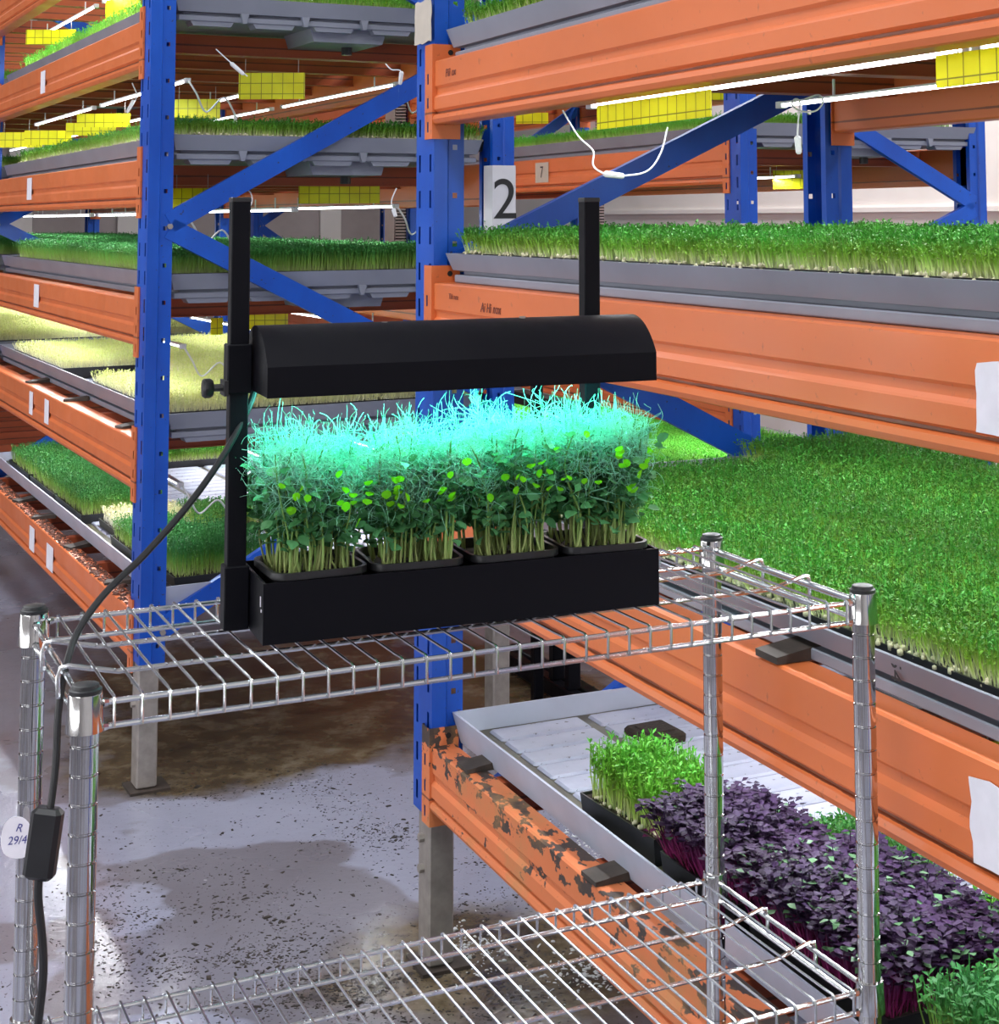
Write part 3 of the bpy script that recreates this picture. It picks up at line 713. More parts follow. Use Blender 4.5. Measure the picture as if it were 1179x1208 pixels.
def pot_of(kind_name, label, cat, base, yaw, s0, s1, t0, t1, z, pot_h, mesh_, extra=None, twist=0, sgn=-1):
    """rectangular black pot with soil and its sprouts; s along the rack toward the camera"""
    c_ = base+Matrix.Rotation(yaw, 3, 'Z')@Vector(((t0+t1)/2, sgn*(s0+s1)/2, z))
    t = thing(kind_name, label, cat, c_, yaw+twist)
    X, Y = (t1-t0), (s1-s0)
    obj('pot', shell(MB(), -X/2, -Y/2, 0, X/2, Y/2, pot_h, .003, pot_h-.012, splay=.006), M['black_pot'], t)
    obj('soil', MB().box(-X/2+.006, -Y/2+.006, pot_h-.0115, X/2-.006, Y/2-.006, pot_h-.004), M['soil'], t)
    o = link('sprouts', mesh_, t, (0, 0, pot_h-.005)); o['kind'] = 'stuff'
    return t
ZR = .457
tall = sprout_mesh('tall_pea_sprouts', .122, .215, .0050, .082, .13, .012, .0028, 4, M['pea_tall'], .0011, True, .14, .45, .003)
pot_of('seedling_pot', 'black pot of light green pea sprouts at the left end of the ribbed tray', 'potted sprouts', U2, YR, .66, .91, .080, .225, ZR, .055, tall, twist=.06)
def radish_mesh(w_, d_, n_, h, green):
    P = np.stack([rng.uniform(-w_/2, w_/2, n_), rng.uniform(-d_/2, d_/2, n_), np.zeros(n_)], 1)
    ex = P[:, :2]/np.array([w_/2, d_/2]); tip = P.copy(); tip[:, :2] += ex*np.abs(ex)**2*.028+rng.normal(0, .006, (n_, 2))
    tip[:, 2] = h*(1+rng.normal(0, .12, n_))*(1-.12*(ex**4).sum(1))
    bend = np.stack([rng.normal(0, .005, n_), rng.normal(0, .005, n_), np.zeros(n_)], 1)
    V1, F1 = ribbons(P, tip, bend, np.full(n_, .0011), rng.uniform(0, PI, n_), 4)
    Vs, Fs, off, mi = [V1], [F1], len(V1), [0]*len(F1)
    az0 = rng.uniform(0, 2*PI, n_)
    for k in range(3):
        V2, F2 = leaves(tip-(0, 0, .006*(k == 2)), az0+k*PI*(.9 if k < 2 else .5), rng.uniform(-.35, .5, n_), rng.uniform(.011, .016, n_), rng.uniform(.0055, .0078, n_), .12)
        Vs.append(V2); Fs.append(F2+off); off += len(V2)
        g_ = (rng.uniform(0, 1, n_) < green).astype(int); mi += list(np.concatenate([g_, g_]))
    return np_mesh('radish_sprouts', np.concatenate(Vs), np.concatenate(Fs), [M['purple'], M['radish_green']], mi)
M['radish_green'] = mat_plant('grey_green_radish_leaf', [(0, srgb(84, 118, 84)), (1, srgb(92, 128, 92))], .1, .3, .2, .35)
pot_of('seedling_pot', 'black pot of purple radish sprouts beside the light green pot', 'potted sprouts', U2, YR, .96, 1.19, .075, .225, ZR, .055, radish_mesh(.14, .22, 1250, .082, .02))
pot_of('seedling_pot', 'larger black pot of purple radish sprouts flecked with green leaves behind cart post', 'potted sprouts', U2, YR, 1.23, 1.57, .075, .265, ZR, .055, radish_mesh(.185, .32, 2300, .085, .10))
pot_of('seedling_pot', 'short dark green sprouts behind the purple radish pots', 'potted sprouts', U2, YR, 1.0, 1.25, .28, .44, ZR, .03, sprout_mesh('short_sprouts', .14, .24, .0062, .052, .12, .011, .003, 3, M['dense'], .0010, False, .2, .7, .006))
gm = sprout_mesh('green_pea_sprouts', .27, .34, .0060, .078, .13, .012, .0028, 3, M['pea_tall'], .0010, True, .2, .6, .01)
pot_of('seedling_pot', 'bright green pea sprouts right of the cart post, farther from the beam', 'potted sprouts', U2, YR, 1.42, 1.80, .29, .58, ZR, .05, gm)
gm2 = sprout_mesh('green_pea_sprouts', .18, .46, .0062, .07, .12, .013, .0034, 3, M['dense'], .0012, False, .2, .6, .01)
pot_of('seedling_pot', 'dark green pea sprouts in the lower right corner nearest the cart', 'potted sprouts', U2, YR, 1.61, 2.11, .075, .27, ZR, .06, gm2)
pot_of('seedling_pot', 'green pea sprouts at the lower right photo edge behind dark ones', 'potted sprouts', U2, YR, 1.84, 2.2, .29, .58, ZR, .05, gm)
# black foam block
fb = MB().box(-.045, -.05, 0, .045, .05, .028, b=.005).box(-.03, -.03, .028, .03, .03, .031)
o = obj('foam_block', fb, M['soil'], None, rp(.33, .39, ZR+.001), (0, 0, YR+.05)); tag(o, 'black soil filled block lying on the far side of the ribbed tray', 'block')
# wooden wedges packing the trays
def wedge(base, yaw, s, t, z, L_, label, W_=.055, H_=.016, sgn=-1, rz=0):
    t += .012
    p = base+Matrix.Rotation(yaw, 3, 'Z')@Vector((t, sgn*s, z))
    mb = MB().prism([(-L_/2, 0), (L_/2, 0), (L_/2, H_), (-L_/2, H_*.45)], 'y', -W_/2, W_/2)
    o = obj('wooden_wedge', mb, M['wood'], None, p, (0, 0, yaw+rz)); tag(o, label, 'wedge'); return o
wedge(U2, YR, .27, .030, .4455, .075, 'dark wooden wedge on the worn beam beside the blue upright')
wedge(U2, YR, .86, .028, .4455, .085, 'grey wooden wedge farther along the worn orange beam')
wedge(U2, YR, 1.42, .025, .919, .08, 'dark wooden wedge under the big grey tray behind cart post', H_=.02)
for k, (s_, lab) in enumerate(((-1.95, 'leftmost splintered wedge on the lowest left rack beam'), (-1.55, 'splintered wedge on the lowest left beam, second from left'), (-.95, 'splintered wedge on the lowest left beam near its paper labels'), (-.35, 'splintered wedge on the lowest left beam nearest the upright'))):
    wedge(U1, YL, s_, .035, .454, .08, lab, .05, .014, rz=.3*(-1)**k)
for k, (s_, lab) in enumerate(((-1.75, 'wooden wedge on the second left beam, far end'), (-1.05, 'wooden wedge on the second left beam, middle'), (-.25, 'wooden wedge on the second left beam beside the upright'))):
    wedge(U1, YL, s_, .038, .908, .08, lab, .05, .014, rz=.25*(-1)**k)
# bark and soil litter on the lowest left beam
def crumbs(name, label, pts, size, mat, cat='soil', hscale=.5):
    n_ = len(pts); q = np.array([(x, y, z) for x in (-1, 1) for y in (-1, 1) for z in (0, 1)], float)
    q *= .5
    fq = np.array([(0, 1, 3, 2), (4, 6, 7, 5), (0, 4, 5, 1), (2, 3, 7, 6), (0, 2, 6, 4), (1, 5, 7, 3)])
    a = rng.uniform(0, 2*PI, n_); sx_ = rng.lognormal(0, .45, n_)*size; sy_ = sx_*rng.uniform(.18, .6, n_); sz_ = np.minimum(sx_, sy_)*hscale*rng.uniform(.6, 1.4, n_)
    top = np.where(q[:, 2] > 0, .55, 1)[None, :]
    X = q[None, :, 0]*sx_[:, None]*top; Y = q[None, :, 1]*sy_[:, None]*top; Z = (q[None, :, 2]*2)*sz_[:, None]
    V = np.stack([X*np.cos(a)[:, None]-Y*np.sin(a)[:, None]+pts[:, 0:1], X*np.sin(a)[:, None]+Y*np.cos(a)[:, None]+pts[:, 1:2], Z+pts[:, 2:3]], 2)
    V += rng.normal(0, 1, V.shape)*(sx_[:, None, None]*.06)*np.array([1, 1, 0])
    me = np_mesh(name, V.reshape(-1, 3), (np.arange(n_)[:, None, None]*8+fq[None]).reshape(-1, 4), [mat])
    o = link(name, me); tag(o, label, cat, kind='stuff'); return o
n_ = 2600; pl = np.stack([rng.uniform(.004, .046, n_), rng.uniform(.02, 2.6, n_), np.full(n_, .4535)], 1)
o = crumbs('bark_litter', 'brown bark litter scattered on the lowest left orange beam', pl, .006, M['bark']); o.location = U1; o.rotation_euler = (0, 0, YL)
# floor debris: density read from the photograph's floor
pts = []
def scatter(u, v, ru, rv, n_):
    for _ in range(int(n_*1.9)):
        uu = u+random.gauss(0, ru); vv = v+random.gauss(0, rv)
        if vv < 640: continue
        x_, y_ = floor_at(uu, vv); q = (Vector((x_, y_, 0))-U2)
        pts.append((x_, y_, .0))
for a in ((360, 930, 60, 10, 160), (420, 970, 50, 22, 260), (300, 905, 60, 12, 160), (470, 985, 30, 10, 160), (230, 935, 40, 8, 140), (330, 1075, 120, 30, 500), (230, 1130, 90, 22, 500), (330, 1160, 100, 26, 900),
          (440, 1170, 80, 26, 900), (180, 1060, 50, 24, 220), (600, 1010, 45, 40, 520), (640, 960, 40, 30, 220), (620, 1100, 60, 50, 520), (560, 1160, 60, 30, 420), (130, 1090, 40, 40, 200), (650, 900, 40, 25, 220),
          (600, 850, 40, 30, 120), (560, 900, 30, 40, 90), (15, 640, 20, 10, 60), (60, 760, 50, 8, 30), (300, 1000, 140, 60, 260), (20, 1170, 30, 30, 60), (700, 820, 30, 10, 60), (450, 860, 120, 40, 120)):
    scatter(*a)
pts = np.array(pts); cl = noise
keep = (np.sin(pts[:, 0]*17+pts[:, 1]*9)+np.sin(pts[:, 0]*-11+pts[:, 1]*23)+rng.normal(0, .9, len(pts))) > -.6
crumbs('soil_litter', 'dark soil crumbs strewn over the wet concrete floor', pts[keep], .0046, M['crumb'], hscale=.3)
n_ = 700; gx = np.array([floor_at(random.gauss(u_, 28), random.gauss(v_, 16)) for u_, v_ in random.choices([(705, 985), (700, 1000), (555, 1120), (690, 1150)], k=n_)])
crumbs('pale_grit', 'spilled pale grit on the floor under the right rack', np.concatenate([gx, np.zeros((n_, 1))], 1), .006, M['pebble'], 'grit')

# small trays on the left ribbed tray
ZL = .48
sm = lambda w_, d_, kd, h, m_: sprout_mesh(kd+'_sprouts', w_, d_, .0072, h, .14, .008, .0027, 3, M[m_], .0010, False, .2, .65, .006)
LP = [(-2.12, -1.64, .09, .38, 'dense', .065, 'bushy dark green sprout tray at the front of the lowest left level, farther'),
      (-1.62, -1.14, .09, .38, 'dense', .065, 'bushy dark green sprout tray at the front of the lowest left level, nearer'),
      (-2.62, -2.16, .09, .62, 'dense', .06, 'green sprout tray at the left photo edge on the lowest left level'),
      (-1.06, -.82, .13, .38, 'cream', .04, 'small tray of creamy white sprouts left of the blue upright'),
      (-.74, -.42, .10, .30, 'dense', .06, 'small dark green sprout tray touching the left of the blue upright'),
      (-1.0, -.70, .36, .60, 'dense', .05, 'small green sprout tray right of the blue upright, farther'),
      (-.42, -.02, .12, .40, 'dense', .085, 'tall green sprout tray right of the blue upright, nearer'),
      (-2.6, -2.2, .62, .92, 'pea', .05, 'green sprout tray at the far back of the lowest left level')]
for (s0, s1, t0, t1, kd, h, lab) in LP:
    pot_of('seedling_pot', lab, 'potted sprouts', U1, YL, s0, s1, t0, t1, ZL+.0005, .04, sm(t1-t0-.02, s1-s0-.02, kd, h, kd), sgn=-1)

# ------------------------------------------------------------------ LED tubes hanging under the levels
TUBE_L = 1.17
tm = MB().box(-.007, 0, 0, .007, TUBE_L, .004).mesh('tube_housing', M['cord_white'])
te = MB().tube([(0, .015, -.0035), (0, TUBE_L-.015, -.0035)], .0034, 8).mesh('glowing_tube', M['tube'])
tcap = MB().box(-.008, -.004, -.009, .008, .018, .005, b=.001).mesh('end_cap', M['cord_white'])
def led(base, yaw, t, y0, z, label, group, hang=.03, cord=None, light=0):
    R3 = Matrix.Rotation(yaw, 3, 'Z'); p = base+R3@Vector((t, y0, z))
    o = thing('led_tube', label, 'lamp', p, yaw, group)
    link('tube_housing', tm, o); link('glowing_tube', te, o); link('end_cap', tcap, o); link('end_cap', tcap, o, (0, TUBE_L-.014, 0))
    ties = MB()
    for yy in (.2, TUBE_L-.2): obj('cable_tie', MB().box(-.002, yy-.002, .004, .002, yy+.002, hang+.006), M['cord_white'], o)
    if cord:
        obj('power_cord', MB().tube(smooth_path([(0, 0, 0)]+cord), .0028, 6), M['cord_white'], o, smooth=True)
        e = cord[-1]; obj('plug', MB().tube([e, (e[0], e[1], e[2]-.045)], [.006, .0045], 6), M['cord_white'], o)
    if light:
        area('tube_light', (0, TUBE_L/2, -.0105), .012, TUBE_L-.06, light, (.93, .97, 1), (0, 0, 0), o)
    return o
def smooth_path(pts, sub=6):
    P = [Vector(p) for p in pts]; out = []
    for i in range(len(P)-1):
        p0 = P[max(i-1, 0)]; p1 = P[i]; p2 = P[i+1]; p3 = P[min(i+2, len(P)-1)]
        for k in range(sub):
            t = k/sub; out.append(.5*((2*p1)+(-p0+p2)*t+(2*p0-5*p1+4*p2-p3)*t*t+(-p0+3*p1-3*p2+p3)*t**3))
    out.append(P[-1]); return out
WL = 4.6
for li, wd in ((3, 'top'), (2, 'third'), (1, 'second')):
    z = levR[li][0]
    for r_, (t_, nm) in enumerate(((.17, 'front'), (.62, 'rear'))):
        for k, (y0, bn) in enumerate(((-1.68, 'far'), (-2.80+.0, 'near'))):
            if r_ == 1: y0 += .05
            cord = [(.01, -.02, -.05), (.02, .03, -.13), (.05, .10, -.15)] if (li == 3 and r_ == 1 and k == 0) else None
            if li == 3: zt = z+.02 if r_ == 0 else z+.035
            else: zt = z+.015
            led(U2, YR, t_, y0 + (.0 if k == 0 else -.02), zt, f'glowing white LED tube under the {wd} right beam, {nm} line, {bn} half', 'LED tubes of the right rack', cord=None if not cord else [(0, TUBE_L-.0, 0)]*0+cord, light=WL)
for li, wd in ((5, 'topmost'), (4, 'upper'), (3, 'eye level'), (2, 'middle'), (1, 'low')):
    z = levL[li][0]
    for r_, (t_, nm) in enumerate(((.16, 'front'), (.50, 'middle'), (.84, 'rear'))):
        for k, y0 in enumerate((.12, 1.42)):
            cord = [(.02, -.02, -.04), (.06, .02, -.09), (.10, -.02, -.05), (.14, .0, -.10)] if (k == 0 and r_ != 1) else None
            led(U1, YL, t_, y0+r_*.05, z-.015+(.01*r_), f'glowing white LED tube under the {wd} left beam, {nm} line, {("near", "far")[k]} half', 'LED tubes of the left rack', cord=cord, light=WL if r_ != 1 else 0)
for li in (5, 4, 3, 2):
    for k in range(2):
        led(U1, YL, .5, 3.0+k*1.3, levL[li][0]-.01, f'glowing LED tube in the far bay of the left rack, {ORD[li]} beam, {("near", "far")[k]} half', 'LED tubes in the far bay of the left rack', light=WL*1.6)
for li in (4, 3, 2, 1):
    for k in range(2):
        led(C0, YR, .45, .35+k*1.5, levC[li][0]+.04, f'glowing LED tube under beam {ORD[li]} of the far rack, {("near", "far")[k]} half', 'LED tubes of the far rack', light=WL*1.8)

# ------------------------------------------------------------------ yellow sticky traps
def trap(base, yaw, t, y, z, L_, h, label, tilt=0, turn=0):
    R3 = Matrix.Rotation(yaw, 3, 'Z'); p = base+R3@Vector((t, y, z))
    o = thing('sticky_trap', label, 'sticky trap', p, rot=(tilt, 0, yaw+turn), group='yellow sticky insect traps')
    obj('card', MB().box(-.0012, -L_/2, -h, .0012, L_/2, 0), M['yellow'], o)
    wr = MB()
    for yy in (-L_*.4, L_*.4): wr.tube([(0, yy, -.006), (.001, yy, .04)], .001, 5)
    obj('hanging_wire', wr, M['galv'], o)
    return o
T = trap
T(U2, YR, .06, -.975, 1.690, .40, .041, 'yellow gridded sticky trap under the top right beam left of centre')
T(U2, YR, .09, -1.90, 1.695, .42, .040, 'yellow gridded sticky trap under the top right beam at photo edge')
T(U2, YR, .50, -.40, 1.22, .22, .05, 'yellow sticky trap hanging beneath the third right beam')
# left rack, cross-aisle end
def trap_at(u0, u1, v0, v1, y, turn, label):
    """card spanning the pixel box at depth y"""
    a = px(u0, v0, y); b_ = px(u1, v0, y); c_ = px(u0, v1, y)
    L_ = (b_-a).length/abs(math.cos(turn)); h = a.z-c_.z
    m_ = (a+b_)/2
    o = thing('sticky_trap', label, 'sticky trap', m_, rot=(0, 0, -PI/2+turn), group='yellow sticky insect traps')
    obj('card', MB().box(-.0012, -L_/2, -h, .0012, L_/2, 0), M['yellow'], o)
    wr = MB()
    for yy in (-L_*.4, L_*.4): wr.tube([(0, yy, -.006), (.001, yy, .04)], .001, 5)
    obj('hanging_wire', wr, M['galv'], o)
for i, a in enumerate([(282, 360, 86, 117, 4.75, .0, 'yellow trap card right of the left upright below the upper tray'),
          (206, 260, 117, 140, 5.3, .0, 'yellow trap card touching the right edge of the left upright, upper'),
          (353, 448, 217, 240, 5.1, .05, 'yellow trap card in the middle below the eye level tray'),
          (204, 250, 222, 247, 4.75, .0, 'yellow trap card left of the black lamp post below eye level'),
          (250, 262, 375, 395, 4.9, .6, 'small yellow trap just left of the black lamp post'),
          (285, 340, 366, 389, 5.0, .0, 'yellow trap card right of the black lamp post above the hood'),
          (427, 462, 0, 18, 5.0, .0, 'yellow trap card at the top centre of the photo'),
          (125, 165, 0, 24, 5.6, .0, 'yellow trap card at the top left of the upright'),
          (31, 90, 35, 52, 6.2, .0, 'yellow trap card at the top left between lit tubes'),
          (0, 50, 156, 174, 6.4, .0, 'yellow trap card at the left photo edge above the grass'),
          (30, 84, 154, 171, 6.1, .1, 'yellow trap card second from the left photo edge above the grass'),
          (78, 137, 145, 160, 5.9, .0, 'yellow trap card above the grass behind another, left side'),
          (91, 154, 134, 150, 5.5, .0, 'yellow trap card nearest the left upright on its left side'),
          (609, 647, 133, 146, 5.3, .0, 'yellow trap card right of the number 2 post at its top'),
          (1160, 1215, 874, 894, 2.02, .0, 'yellow trap card peeking under the grey tray at the right edge'),
          (912, 957, 201, 223, 6.2, .0, 'yellow trap card low between the two right blue uprights'),
          (829, 872, 108, 118, 5.8, .0, 'yellow trap card in the upper right background')]):
    trap_at(*a)

# ------------------------------------------------------------------ grey slotted cable ducts by the far rack
def duct(u0, u1, vtop, vbot, y, label):
    a = px(u0, 250, y); b_ = px(u1, 250, y); z1 = px(u0, vtop, y).z; z0 = px(u0, vbot, y).z
    w_ = (b_-a).length
    t = thing('slotted_duct', label, 'cable duct', (a.x, a.y, z0), 0)
    obj('cover', MB().box(0, 0, 0, w_*.48, .06, z1-z0), M['duct'], t)
    sl = MB(); n_ = int((z1-z0)/.016)
    for k in range(n_): sl.box(w_*.5, .003, k*.016, w_, .05, k*.016+.009)
    obj('slotted_side', sl, M['duct'], t)
    obj('back_plate', MB().box(w_*.48, .05, 0, w_, .06, z1-z0), M['dark'], t)
duct(454, 478, 40, 292, 8.6, 'grey slotted cable duct seen left of the near blue upright')
duct(694, 713, 120, 275, 9.2, 'grey slotted cable duct beside the blue post under the brace')

# ------------------------------------------------------------------ black stand on the floor behind
bx_, by_ = floor_at(655, 818)
bs = thing('black_stand', 'black metal stand on the floor between the rack rows', 'stand', (bx_, by_, 0), YR)
o1 = MB()
o1.box(-.03, -.35, .0, .01, .45, .05, b=.004).box(.05, -.30, .0, .09, .5, .035, b=.004)
obj('base_rail', o1, M['black'], bs)
for y_, dx in ((-.02, 0), (-.14, .0)):
    obj('leg', MB().box(-.022+dx, y_-.018, .05, .018+dx, y_+.018, .88, b=.003), M['black'], bs)
lp = Matrix.Rotation(-YR, 3, 'Z')@Vector((-.254-bx_, 5.243-by_, 0))
obj('leg', MB().box(lp.x-.016, lp.y-.016, .0, lp.x+.016, lp.y+.016, 1.12, b=.003), M['black'], bs)
obj('top_bar', MB().box(-.03, -.25, .88, .03, .3, .92, b=.003), M['black'], bs)

# ------------------------------------------------------------------ chrome wire cart
CY_ = .4665
cart = thing('wire_shelf_cart', 'chrome wire shelving cart with two visible shelves in front', 'shelf', (-.4844, 1.5361, 0), CY_)
CWX, CDY, CTOP = .854, .344, 1.0798
pp = MB()
prof = []
z = .02; r0 = .0127
zs = [(.02, r0)]
k = 0
zz = CTOP-2.08*.0254
groove = []
while zz > .04:
    groove.append(zz); zz -= .0254
for g_ in groove[::-1]:
    zs += [(g_-.0015, r0), (g_-.0008, r0-.0014), (g_+.0004, r0-.0014), (g_+.0015, r0)]
zs += [(CTOP-.006, r0)]
pmesh = MB().tube([(0, 0, z_) for z_, r_ in zs], [r_ for z_, r_ in zs], 20).mesh('post', M['chrome'], True)
capm = MB().tube([(0, 0, CTOP-.010), (0, 0, CTOP-.004), (0, 0, CTOP-.003), (0, 0, CTOP), (0, 0, CTOP+.0005)], [.0146, .0148, .0125, .0120, .0105], 20).mesh('post_cap', M['rubber'], True)
footm = MB().tube([(0, 0, .0), (0, 0, .008), (0, 0, .01), (0, 0, .03)], [.02, .02, .007, .007], 16).mesh('levelling_foot', M['rubber'], True)
SH = [CTOP-.0075, CTOP-.4305]
for ci, (cx_, cy_) in enumerate(((0, 0), (0, CDY), (CWX, 0), (CWX, CDY))):
    p = link('post', pmesh, cart, (cx_, cy_, 0)); link('post_cap', capm, p); link('levelling_foot', footm, p)
SH_ALL = SH+[CTOP-.86]
colm = MB().tube([(0, 0, -.034), (0, 0, -.0335), (0, 0, -.001), (0, 0, 0), (0, 0, 0), (0, 0, -.03)], [.0150, .0172, .0152, .0150, .0129, .0129], 20, cap=False).mesh('collar', M['chrome'], True)
def wire_shelf(zt):
    sh = bpy.data.objects.new('shelf', None); COL.objects.link(sh); sh.parent = cart; sh.location = (0, 0, zt)
    R_, r_ = .0028, .0015
    zt_, zb_ = -.0105, -.0320
    # rim wires: stop at the collars
    e = .0155
    for y_ in (0, CDY):
        for z_ in (zt_, zb_):
            obj('rim_wire', MB().tube([(e, y_, z_), (CWX-e, y_, z_)], R_, 10), M['lit_chrome'], sh, smooth=True)
    for x_ in (0, CWX):
        for z_ in (zt_, zb_):
            obj('rim_wire', MB().tube([(x_, e, z_-.001), (x_, CDY-e, z_-.001)], R_, 10), M['lit_chrome'], sh, smooth=True)
    # long support bars, dropping over the short rims
    for y_ in (CDY*.345, CDY*.655):
        pts = [(-.004, y_, zb_), (-.005, y_, zb_+.010), (.002, y_, zt_-.006), (.014, y_, zt_-.0055+.0), (CWX-.014, y_, zt_-.0055), (CWX-.002, y_, zt_-.006), (CWX+.005, y_, zb_+.010), (CWX+.004, y_, zb_)]
        pts = [(-.0062, y_, zb_-.002), (-.0068, y_, zt_-.004), (-.004, y_, zt_+.0045), (.002, y_, zt_+.0062), (.02, y_, zt_+.002), (.05, y_, zt_-.0048), (CWX-.05, y_, zt_-.0048), (CWX-.02, y_, zt_+.002), (CWX-.002, y_, zt_+.0062), (CWX+.004, y_, zt_+.0045), (CWX+.0068, y_, zt_-.004), (CWX+.0062, y_, zb_-.002)]
        obj('support_bar', MB().tube(pts, .0026, 8), M['lit_chrome'], sh, smooth=True)
    # thin deck wires across, wrapped down over both rims
    n_ = 33; pitch = (CWX-.05)/(n_-1)
    yo = .0046
    path = [(0, -yo, zb_-.001), (0, -yo-.0002, zt_), (0, -.0035, zt_+.0036), (0, .0005, zt_+.0048), (0, .02, zt_+.0043), (0, CDY/2, zt_+.0040), (0, CDY-.02, zt_+.0043), (0, CDY-.0005, zt_+.0048), (0, CDY+.0035, zt_+.0036), (0, CDY+yo+.0002, zt_), (0, CDY+yo, zb_-.001)]
    wm = MB().tube(path, r_, 6).mesh('deck_wire', M['lit_chrome'], True)
    for k in range(n_):
        link('deck_wire', wm, sh, (.025+k*pitch, 0, 0))
    for (cx_, cy_) in ((0, 0), (0, CDY), (CWX, 0), (CWX, CDY)):
        link('collar', colm, sh, (cx_, cy_, 0))
        wd = MB()
        sx_ = 1 if cx_ == 0 else -1; sy_ = 1 if cy_ == 0 else -1
        for z_ in (zt_, zb_):
            for (dx, dy) in ((sx_*.0165, 0), (0, sy_*.0165)):
                wd.tube([(cx_+dx*.93, cy_+dy*.93, z_), (cx_+dx*1.0, cy_+dy*1.0, z_), (cx_+dx*1.25, cy_+dy*1.25, z_)], [.0028, .0044, .0034], 8)
        obj('weld_bead', wd, M['chrome'], sh, smooth=True)
for zt in SH_ALL: wire_shelf(zt)
DECK = SH[0]-.0105+.0048+.0017+.0004    # top of the deck wires

# ------------------------------------------------------------------ grow lamp unit
def atz(u, v, z):
    d = FWD + RIGHT*((u-CX)/F_PX) - UP*((v-CY)/F_PX); d = d*((z-CAM_Z)/d.z); return Vector((d.x, d.y, z))
A0 = atz(310, 762, DECK); A1 = atz(778, 713, DECK)
GA = math.atan2(A1.y-A0.y, A1.x-A0.x); GL = (A1-A0).length
GD = .125
gl = thing('grow_lamp', 'black tabletop grow lamp with planter base and arched hood on the cart', 'grow lamp', A0, GA)
BH = .061
base = shell(MB(), 0, 0, 0, GL, GD, BH, .003, .006)
obj('planter_box', base, M['black'], gl)
# sockets, posts, sleeves at both ends
px0, pw = -.0275, .0255
hood_z = 1.3165-DECK
for side in (0, 1):
    xa = px0 if side == 0 else GL-.040
    yc = GD*.5 if side == 0 else GD*.5
    if side == 0:
        xa, xb = -.027, -.001
    else:
        xa, xb = GL-.040, GL-.014
    ya, yb = GD-.052, GD-.026
    if side == 1: ya, yb = GD+.001, GD+.027
    zt = (1.5215-DECK)
    post = obj('post', MB().box(xa+.003, ya+.003, .004, xb-.003, yb-.003, zt, b=.001), M['black'], gl)
    obj('post_cap', MB().box(xa+.0025, ya+.0025, zt-.004, xb-.0025, yb-.0025, zt+.0015, b=.0008), M['black_pot'], post)
    obj('socket', MB().box(xa, ya, .0, xb, yb, .066, b=.0012), M['black'], gl)
    obj('sliding_sleeve', MB().box(xa, ya, hood_z-.002, xb, yb, hood_z+.050, b=.0012), M['black'], gl)
    if side == 0:
        kx = xa
        kn = MB().tube([(kx+.001, (ya+yb)/2, hood_z+.004), (kx-.014, (ya+yb)/2, hood_z+.004)], .004, 8).tube([(kx-.013, (ya+yb)/2, hood_z+.004), (kx-.016, (ya+yb)/2, hood_z+.004), (kx-.022, (ya+yb)/2, hood_z+.004), (kx-.024, (ya+yb)/2, hood_z+.004)], [.0085, .0105, .0105, .009], 10)
        kn.box(kx-.003, ya-.002, hood_z-.004, kx+.001, yb+.002, hood_z+.012)
        obj('clamp_knob', kn, M['black_pot'], gl, smooth=True)
# hood: half barrel with flat end plates
HD = .135
hp = [(0, 0), (0, .031)]
a0 = math.radians(40); ca0, sa0 = math.cos(a0), math.sin(a0)
for i in range(1, 11):
    a = a0+(PI/2-a0)*i/10; hp.append((.0675*(1-math.cos(a)/ca0), .031+.039*(math.sin(a)-sa0)/(1-sa0)))
for i in range(9, -1, -1):
    a = a0+(PI/2-a0)*i/10; hp.append((HD-.0675*(1-math.cos(a)/ca0), .031+.039*(math.sin(a)-sa0)/(1-sa0)))
hp += [(HD, 0)]
mbh = MB(); hx0, hx1 = .001, GL-.002
mbh.sheet(hp, 'x', hx0, hx1); inner = [(min(max(y, .0025), HD-.0025), max(z_-.0025, 0)) for y, z_ in hp]; mbh.sheet(inner, 'x', hx0+.003, hx1-.003)
for xx in (hx0, hx1): mbh.add([(xx, y, z_) for y, z_ in hp], [tuple(range(len(hp)))])
for xx in (hx0+.003, hx1-.003): mbh.add([(xx, y, z_) for y, z_ in inner], [tuple(range(len(hp)))])
for y_ in (0, HD-.0025): mbh.box(hx0, y_, -.0005, hx1, y_+.0025, .0005)
hood = obj('hood', mbh, M['black'], gl, (0, -.002, hood_z), smooth=True)
obj('hood_screw', MB().tube([(.30, .062, .0675), (.30, .062, .0715)], .004, 8).tube([(.14, .062, .0675), (.14, .062, .0700)], .0035, 8), M['galv'], hood)
strip = MB()
strip.box(.02, .045, .016, GL-.02, .09, .020)
obj('led_board', strip, M['cord_white'], hood)
ls = MB()
for k in range(22): ls.box(.03+k*.0182, .058, .0135, .038+k*.0182, .077, .016)
obj('led_chip', ls, M['led'], hood)
area('grow_light', (GL/2, .0675, .0125), GL-.05, .05, 2.7, (.16, 1, .84), (0, 0, 0), hood)
obj('maker_mark', MB().box(-.0006, .012, .036, 0, .0145, .046).box(-.0006, .008, .031, 0, .0105, .034), M['paper'], gl)

